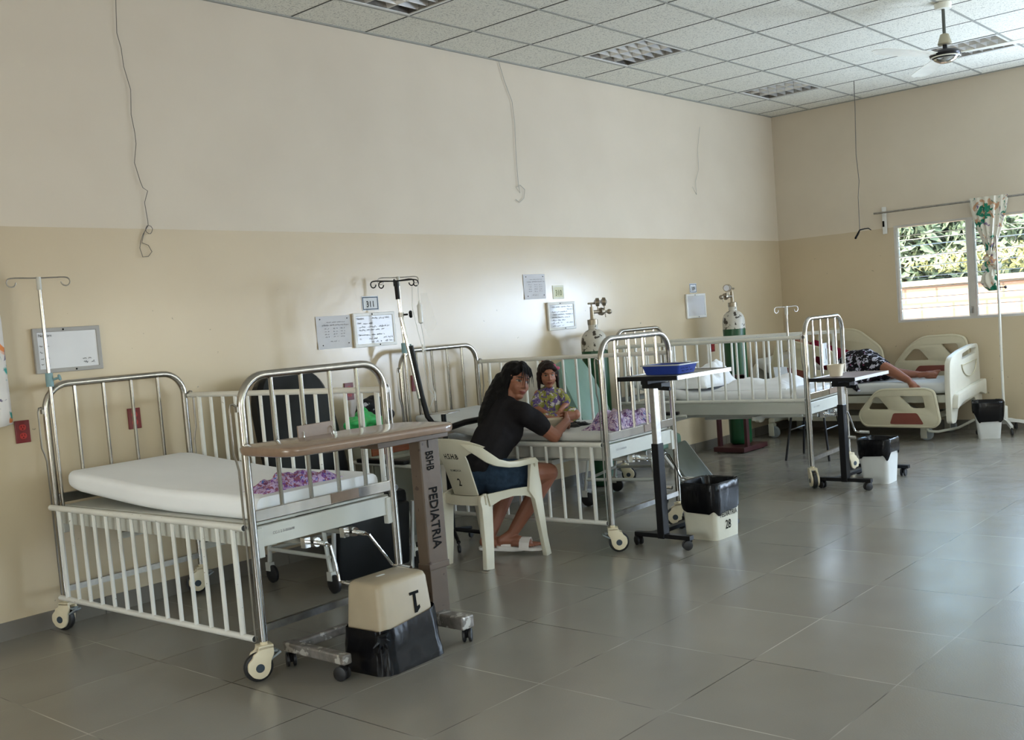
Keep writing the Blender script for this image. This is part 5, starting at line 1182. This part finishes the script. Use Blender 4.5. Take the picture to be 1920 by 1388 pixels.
# dark stool beyond the third bed
t = thing('stool', 'low stool with splayed black legs beyond the third bed', 'stool', (4.36, -1.32, 0), .1)
bm = B(); box(bm, (0, 0, .405), (.40, .38, .035)); obj('seat', bm, mat('slate_seat', srgb(70, 78, 84), .5), t, False, bevel=.01)
for sx, sy in ((-1, -1), (-1, 1), (1, -1), (1, 1)):
    bm = B(); tube(bm, [(sx*.16, sy*.15, .40), (sx*.22, sy*.20, .0)], .011, 8); obj('leg', bm, blackm, t)
bm = B(); tube(bm, [(-.17, -.16, .27), (.17, -.16, .27)], .006, 6); tube(bm, [(-.17, .16, .27), (.17, .16, .27)], .006, 6); obj('stretcher', bm, dsteel, t)
# ================================================================== PEOPLE
def basis(f, up=(0, 0, 1)):
    f = V(f).normalized(); u = V(up); u = (u-f*u.dot(f)).normalized(); r = f.cross(u); return r, f, u
def head(bm, c, f, up, s=1.0):
    """skull, jaw, cheeks, nose, ears; returns helper mapping head coordinates (right, forward, up) to space, plus paint list"""
    r, f, u = basis(f, up); c = V(c); R = Matrix((r, f, u)).transposed()
    P = lambda a, b, d: c+R @ V((a*s, b*s, d*s))
    ell(bm, P(0, -.012, .030), (.074*s, .092*s, .082*s), R); ell(bm, P(0, .022, -.025), (.062*s, .066*s, .072*s), R); ell(bm, P(0, .050, -.082), (.030*s, .028*s, .024*s), R)
    for k in (-1, 1):
        ell(bm, P(k*.033, .047, -.026), (.027*s, .026*s, .030*s), R); ell(bm, P(k*.075, -.006, -.005), (.010*s, .020*s, .032*s), R)
    ell(bm, P(0, .068, .034), (.044*s, .016*s, .016*s), R)
    cap(bm, P(0, .078, .018), .007*s, P(0, .093, -.020), .0105*s)
    for k in (-1, 1): ell(bm, P(k*.011, .084, -.025), (.0085*s, .010*s, .007*s), R)
    ell(bm, P(0, .078, -.051), (.024*s, .010*s, .006*s), R); ell(bm, P(0, .076, -.061), (.020*s, .010*s, .0065*s), R)
    paint = [c, r, f, u, s]
    return P, R, paint
def hand(bm, w, d, pn, s=1.0, curl=.5, side=1, spread=.12):
    """w wrist, d direction of fingers, pn palm normal"""
    w = V(w); d = V(d).normalized(); n = V(pn); n = (n-d*n.dot(d)).normalized(); x = d.cross(n)*side
    for k in range(4): cap(bm, w+x*(-.024+.016*k)*s*.5, .014*s, w+d*.075*s+x*(-.030+.020*k)*s, .0115*s, 8)
    L = (.062, .074, .069, .054)
    for k in range(4):
        b = w+d*.080*s+x*(-.030+.020*k)*s; dd = (d+x*(-.5+.33*k)*spread).normalized(); a = curl*.6
        p1 = b+(dd*math.cos(a)+n*math.sin(a))*L[k]*.45*s; a2 = curl*1.5; p2 = p1+(dd*math.cos(a2)+n*math.sin(a2))*L[k]*.32*s; a3 = curl*2.2; p3 = p2+(dd*math.cos(a3)+n*math.sin(a3))*L[k]*.25*s
        cap(bm, b, .0100*s, p1, .0090*s, 8); cap(bm, p1, .0090*s, p2, .0082*s, 8); cap(bm, p2, .0082*s, p3, .0070*s, 8)
    b = w+d*.022*s-x*.028*s; p1 = b+(d*.6-x*.7+n*.35).normalized()*.042*s; p2 = p1+(d*.85-x*.15+n*.6).normalized()*.034*s
    cap(bm, w+d*.01*s, .016*s, b, .015*s, 8); cap(bm, b, .014*s, p1, .0115*s, 8); cap(bm, p1, .0110*s, p2, .0090*s, 8)
def foot(bm, heel, toe, up, s=1.0, splay=1):
    h, t = V(heel), V(toe); d = (t-h).normalized(); u = V(up); u = (u-d*u.dot(d)).normalized(); x = d.cross(u); L = (t-h).length
    cap(bm, h+u*.03*s, .030*s, h+d*L*.45+u*.038*s, .030*s); cap(bm, h+d*L*.4+u*.032*s-x*.008*s, .028*s, h+d*L*.72+u*.018*s, .026*s); cap(bm, h+d*L*.35+u*.022*s+x*.016*s, .022*s, h+d*L*.70+u*.015*s+x*.024*s, .018*s); cap(bm, h+d*L*.35+u*.022*s-x*.016*s, .022*s, h+d*L*.70+u*.015*s-x*.024*s, .018*s)
    for k in range(5):
        q = (-.034+.017*k)*splay; r = (.0125, .0095, .0088, .0082, .0076)[k]; cap(bm, h+d*L*.74+x*q*s+u*.014*s, r*s, h+d*(L*(.985-.045*k))+x*q*1.05*s+u*.011*s, r*s*.95, 8)
# ---------------- seated woman
tw = thing('person', 'person with long black hair in charcoal t-shirt and denim shorts, leaning on the middle bed', 'person', (.30, -1.20, 0))
O = V((.30, -1.20, 0))
def rel(bm, o):
    bmesh.ops.translate(bm, verts=bm.verts, vec=-o); return bm
hipR, hipL = V((.22, -1.30, .510)), V((.22, -1.11, .510)); knR, knL = V((.585, -1.385, .475)), V((.59, -1.10, .475)); anR, anL = V((.395, -1.215, .115)), V((.345, -1.085, .115))
toR, hlR = V((.455, -1.375, .036)), V((.355, -1.165, .050)); toL, hlL = V((.425, -1.255, .030)), V((.320, -1.045, .040))
chest, upch, neck, hd = V((.33, -1.20, .72)), V((.43, -1.205, .86)), V((.485, -1.21, .935)), V((.525, -1.235, 1.050))
shR, shL = V((.435, -1.355, .865)), V((.47, -1.05, .875)); elR, elL = V((.615, -1.43, .700)), V((.70, -.985, .760)); wrR, wrL = V((.800, -1.385, .768)), V((.825, -1.085, .785))
bm = B()
cap(bm, (.19, -1.205, .53), .108, (.25, -1.20, .64), .098); cap(bm, (.25, -1.20, .64), .100, chest, .105); cap(bm, chest, .105, upch, .095); cap(bm, upch, .085, neck, .052); cap(bm, neck, .050, hd+V((-.02, 0, -.03)), .050)
for a, b in ((shR, elR), (shL, elL)): cap(bm, upch, .07, a, .060); cap(bm, a, .056, b, .042)
cap(bm, elR, .041, wrR, .026); cap(bm, elL, .039, wrL, .026)
for h_, k_, a_ in ((hipR, knR, anR), (hipL, knL, anL)):
    cap(bm, h_, .095, k_, .062); m_ = k_.lerp(a_, .30)+V((-.012, 0, -.01)); cap(bm, k_, .060, m_, .058); cap(bm, m_, .057, a_, .034)
cap(bm, anR, .034, hlR+V((0, 0, .03)), .032); cap(bm, anL, .034, hlL+V((0, 0, .03)), .032)
foot(bm, hlR, toR, (0, 0, 1)); foot(bm, hlL, toL, (0, 0, 1))
hand(bm, wrR, (.75, .45, .22), (-.35, .85, -.2), 1, .85, 1); hand(bm, wrL, (.15, -.92, -.2), (-.5, -.3, -.6), 1, .7, -1)
hf = V((-.22, -1.0, -.12)); hu = V((.22, -.10, 1)); P, R, paint = head(bm, hd, hf, hu, 1.0)
# food packet hand-held edge left out; fuse
rel(bm, O); paint[0] = paint[0]-O
body = blob('body', bm, [skin, lip, eyew, eyed], tw, .0040, 3, paint)
# t-shirt
bm = B(); cap(bm, (.175, -1.205, .57), .132, (.255, -1.20, .66), .124); cap(bm, (.255, -1.20, .66), .124, chest, .128); cap(bm, chest, .126, upch, .112); cap(bm, upch, .098, neck+V((-.012, 0, -.035)), .068)
ell(bm, V((.40, -1.20, .76)), (.12, .14, .12))
for a, b in ((shR, elR), (shL, elL)): cap(bm, upch, .088, a, .070); cap(bm, a, .069, a.lerp(b, .60), .060)
blob('t_shirt', rel(bm, O), blk_cloth, tw, .008, 4, None, (.014, 9))
# shorts
bm = B(); cap(bm, (.165, -1.205, .530), .128, (.24, -1.205, .57), .126)
for h_, k_ in ((hipR, knR), (hipL, knL)): cap(bm, h_+V((-.02, 0, .0)), .110, h_.lerp(k_, .52), .094)
blob('shorts', rel(bm, O), jean, tw, .008, 4, None, (.010, 12))
# hair
bm = B(); hp_ = lambda a, b, d: P(a, b, d)
ell(bm, hp_(0, -.030, .042), (.090, .094, .088), R); ell(bm, hp_(0, -.055, -.02), (.086, .062, .085), R); ell(bm, hp_(.062, -.022, -.015), (.030, .045, .075), R); ell(bm, hp_(-.066, -.016, .0), (.024, .045, .06), R)
cap(bm, hp_(0, .030, .098), .036, hp_(.050, .048, .062), .024); cap(bm, hp_(0, .030, .098), .036, hp_(-.048, .046, .060), .024)
back = [hp_(.02, -.085, -.02), hp_(.045, -.10, -.09), V((.40, -1.13, .90)), V((.33, -1.14, .83)), V((.26, -1.16, .765))]
for a, b, r0, r1 in zip(back, back[1:], (.080, .078, .075, .058), (.078, .075, .058, .025)): cap(bm, a, r0, b, r1)
cap(bm, hp_(.03, -.07, -.03), .06, V((.40, -1.20, .90)), .05)
cap(bm, hp_(.072, -.02, -.04), .022, V((.475, -1.215, .92)), .020)
hair = blob('hair', rel(bm, O), hairm, tw, .006, 4, None, (.006, 30))
bm = B(); rnd = random.Random(5)
for k, (x, sw, ln) in enumerate(((.034, .010, .06), (.022, .004, .075), (.012, -.004, .085), (.004, -.010, .06), (-.008, -.014, .075), (-.018, -.018, .05), (-.030, -.022, .07))):
    tube(bm, [hp_(x*.3, .030, .122), hp_(x*.9, .082, .090), hp_(x+sw*.4, .098, .055), hp_(x+sw*.8, .101, .055-ln*.4), hp_(x+sw*1.4, .104, .055-ln)], [.010, .007, .0035, .0020, .0006], 6)
obj('fringe', rel(bm, O), hairm, tw)
# sandals
for h_, t_ in ((hlR, toR), (hlL, toL)):
    d = (t_-h_).normalized(); x = d.cross(V((0, 0, 1))); bm = B(); pr = []
    for q, w in ((-.035, .02), (-.02, .036), (.05, .034), (.14, .044), (.20, .044), (.245, .030), (.258, .012)): pr.append((q, w))
    poly = [(q, w) for q, w in pr]+[(q, -w) for q, w in reversed(pr)]; z0 = min(h_.z, t_.z)-.022
    for_ = V((d.x, d.y, d.z)); up_ = x.cross(d).normalized(); prism(bm, rounded(poly, .01, 2), h_-up_*.018-O, for_, x, up_*.017); so_ = obj('slide_sandal', bm, white_shoe, tw)
    bm = B(); c = h_+d*.150-O; strip(bm, [c-x*.046-up_*.010, c-x*.044+up_*.028, c-x*.020+up_*.052, c+x*.010+up_*.054, c+x*.040+up_*.030, c+x*.046-up_*.010], .062, .007, d); obj('sandal_strap', bm, white_shoe, so_)
# ---------------- child
tc = thing('person', 'small child with a pink bow and yellow purple print dress, sitting on the bed', 'person', (1.17, -.94, .715))
O = V((1.17, -.94, .715)); fc = V((-.66, -.74, -.03)); r_, f_, u_ = basis(fc)
Q = lambda a, b, d: O+r_*a+f_*b+V((0, 0, d))
bm = B(); cap(bm, Q(0, -.02, .07), .078, Q(0, .0, .15), .070); cap(bm, Q(0, 0, .15), .068, Q(0, -.005, .205), .052); cap(bm, Q(0, -.005, .20), .032, Q(0, .0, .245), .027)
shc = {k: Q(k*.072, -.005, .200) for k in (-1, 1)}; elc = {-1: Q(-.105, .06, .125), 1: Q(.105, .05, .115)}; wrc = {-1: Q(-.045, .135, .085), 1: Q(.04, .135, .075)}
for k in (-1, 1):
    cap(bm, Q(0, 0, .19), .045, shc[k], .032); cap(bm, shc[k], .030, elc[k], .024); cap(bm, elc[k], .023, wrc[k], .016); hand(bm, wrc[k], f_+V((0, 0, -.2))-r_*k*.4, V((0, 0, -1))-f_*.2, .55, .7, k)
    kn = Q(k*.145, .13, .055); cap(bm, Q(k*.05, .0, .05), .052, kn, .040); cap(bm, kn, .038, Q(k*-.02, .20, .035), .026); foot(bm, Q(k*-.03, .20, .012), Q(k*-.11, .235, .012), (0, 0, 1), .58)
hc = Q(0, .012, .325); P2, R2, pt2 = head(bm, hc, fc+V((.05, 0, -.08)), (0, 0, 1), .78)
rel(bm, O); body = blob('body', bm, [skin2, lip, eyew, eyed], tc, .0034, 3, [pt2[0]-O]+pt2[1:])
bm = B(); cap(bm, Q(0, -.01, .055), .105, Q(0, 0, .15), .088); cap(bm, Q(0, 0, .15), .084, Q(0, -.005, .195), .064); ell(bm, Q(0, .06, .045), (.15, .15, .045))
for k in (-1, 1): cap(bm, shc[k]-r_*k*.02, .044, shc[k].lerp(elc[k], .75), .042); cap(bm, Q(k*.05, .02, .05), .06, Q(k*.13, .12, .055), .050)
blob('dress', rel(bm, O), dress, tc, .006, 3, None, (.008, 16))
bm = B(); s = .78; ell(bm, P2(0, -.028, .042), (.090*s, .096*s, .088*s), R2); ell(bm, P2(0, -.05, -.02), (.088*s, .062*s, .08*s), R2)
for k in (-1, 1): cap(bm, P2(k*.080, -.01, .02), .022*s, P2(k*.084, .002, -.085), .016*s); cap(bm, P2(k*.084, .002, -.085), .016*s, P2(k*.088, .01, -.14), .008*s); cap(bm, P2(k*.01, .045, .095), .030*s, P2(k*.055, .050, .058), .022*s)
cap(bm, P2(-.03, .062, .080), .020*s, P2(.03, .062, .080), .020*s)
blob('hair', rel(bm, O), hair_br, tc, .005, 3, None, (.004, 40))
bm = B()
for k in (-1, 1): ell(bm, P2(-.066+k*.018, .035, .075+k*.012), (.017, .008, .012), R2, 10, 8)
ell(bm, P2(-.066, .04, .075), (.006, .006, .006)); obj('hair_bow', rel(bm, O), mat('pink_bow', srgb(196, 96, 128), .6), tc)
# ---------------- person lying on the far bed
tp = thing('person', 'person in maroon top and black floral skirt lying on the ivory bed, barefoot', 'person', (5.85, -1.0, .56))
O = V((5.85, -1.0, .56))
pel = V((5.80, -1.16, .705)); rib = V((5.86, -.82, .790)); nk = V((5.86, -.60, .900)); hd3 = V((5.80, -.50, .965))
bm = B(); cap(bm, pel, .120, rib, .115); cap(bm, rib, .115, V((5.86, -.68, .86)), .09); cap(bm, V((5.86, -.66, .87)), .055, hd3, .05)
kn1, an1 = V((5.62, -1.50, .690)), V((5.50, -1.755, .585)); kn2, an2 = V((5.86, -1.48, .625)), V((5.93, -1.70, .600))
cap(bm, V((5.76, -1.20, .74)), .105, kn1, .062); m_ = kn1.lerp(an1, .32); cap(bm, kn1, .060, m_, .056); cap(bm, m_, .056, an1, .033)
cap(bm, V((5.84, -1.20, .65)), .095, kn2, .058); cap(bm, kn2, .056, an2, .032)
foot(bm, an1+V((.03, -.005, -.02)), an1+V((-.075, -.115, -.105)), (-.6, .3, .75)); foot(bm, an2+V((0, -.01, -.015)), an2+V((.02, -.20, -.005)), (-.9, -.1, .4))
shA, shB = V((5.74, -.70, .93)), V((5.98, -.70, .86)); elA, wrA = V((5.60, -.86, .86)), V((5.58, -.66, .93))
cap(bm, V((5.86, -.70, .87)), .08, shA, .058); cap(bm, V((5.86, -.70, .87)), .08, shB, .056); cap(bm, shA, .052, elA, .040); cap(bm, elA, .038, wrA, .025); hand(bm, wrA, (.3, .9, .1), (.6, 0, -.6), 1, .5, 1)
cap(bm, shB, .05, V((6.08, -.92, .80)), .040); cap(bm, V((6.08, -.92, .80)), .038, V((6.0, -1.12, .77)), .025); hand(bm, V((6.0, -1.12, .77)), (-.3, -.9, 0), (0, 0, -1), 1, .4, -1)
P3, R3, pt3 = head(bm, hd3, (-.85, -.25, .30), (-.15, .65, .75), 1.0)
rel(bm, O); body = blob('body', bm, [skin, lip, eyew, eyed], tp, .0065, 3, [pt3[0]-O]+pt3[1:])
bm = B(); cap(bm, pel.lerp(rib, .35), .132, rib, .132); cap(bm, rib, .132, V((5.86, -.69, .86)), .106); cap(bm, V((5.86, -.70, .87)), .092, shA, .074); cap(bm, V((5.86, -.70, .87)), .092, shB, .070); cap(bm, shA, .070, shA.lerp(elA, .75), .058); cap(bm, shB, .068, V((6.05, -.86, .82)), .056)
blob('top', rel(bm, O), maroon_cloth, tp, .009, 3, None, (.010, 14))
bm = B(); cap(bm, V((5.80, -1.05, .72)), .150, V((5.79, -1.22, .725)), .160); cap(bm, V((5.78, -1.20, .74)), .150, V((5.66, -1.42, .70)), .098); cap(bm, V((5.84, -1.20, .66)), .115, V((5.82, -1.40, .64)), .085); cap(bm, V((5.66, -1.10, .64)), .075, V((5.53, -1.26, .615)), .045); cap(bm, V((5.56, -1.24, .61)), .06, V((5.63, -1.40, .64)), .05)
cap(bm, V((5.50, -1.22, .600)), .035, V((5.432, -1.26, .53)), .022); cap(bm, V((5.432, -1.16, .60)), .022, V((5.428, -1.28, .50)), .018)
blob('skirt', rel(bm, O), skirt, tp, .009, 3, None, (.014, 12))
bm = B(); ell(bm, P3(0, -.030, .042), (.090, .094, .088), R3); ell(bm, P3(0, -.055, -.02), (.086, .062, .085), R3); cap(bm, P3(0, -.07, -.04), .05, P3(0, -.10, -.14), .03)
blob('hair', rel(bm, O), mat('reddish_hair', srgb(70, 22, 24), .5, 0, .3, 60, .4, 60), tp, .008, 3, None, (.006, 30))
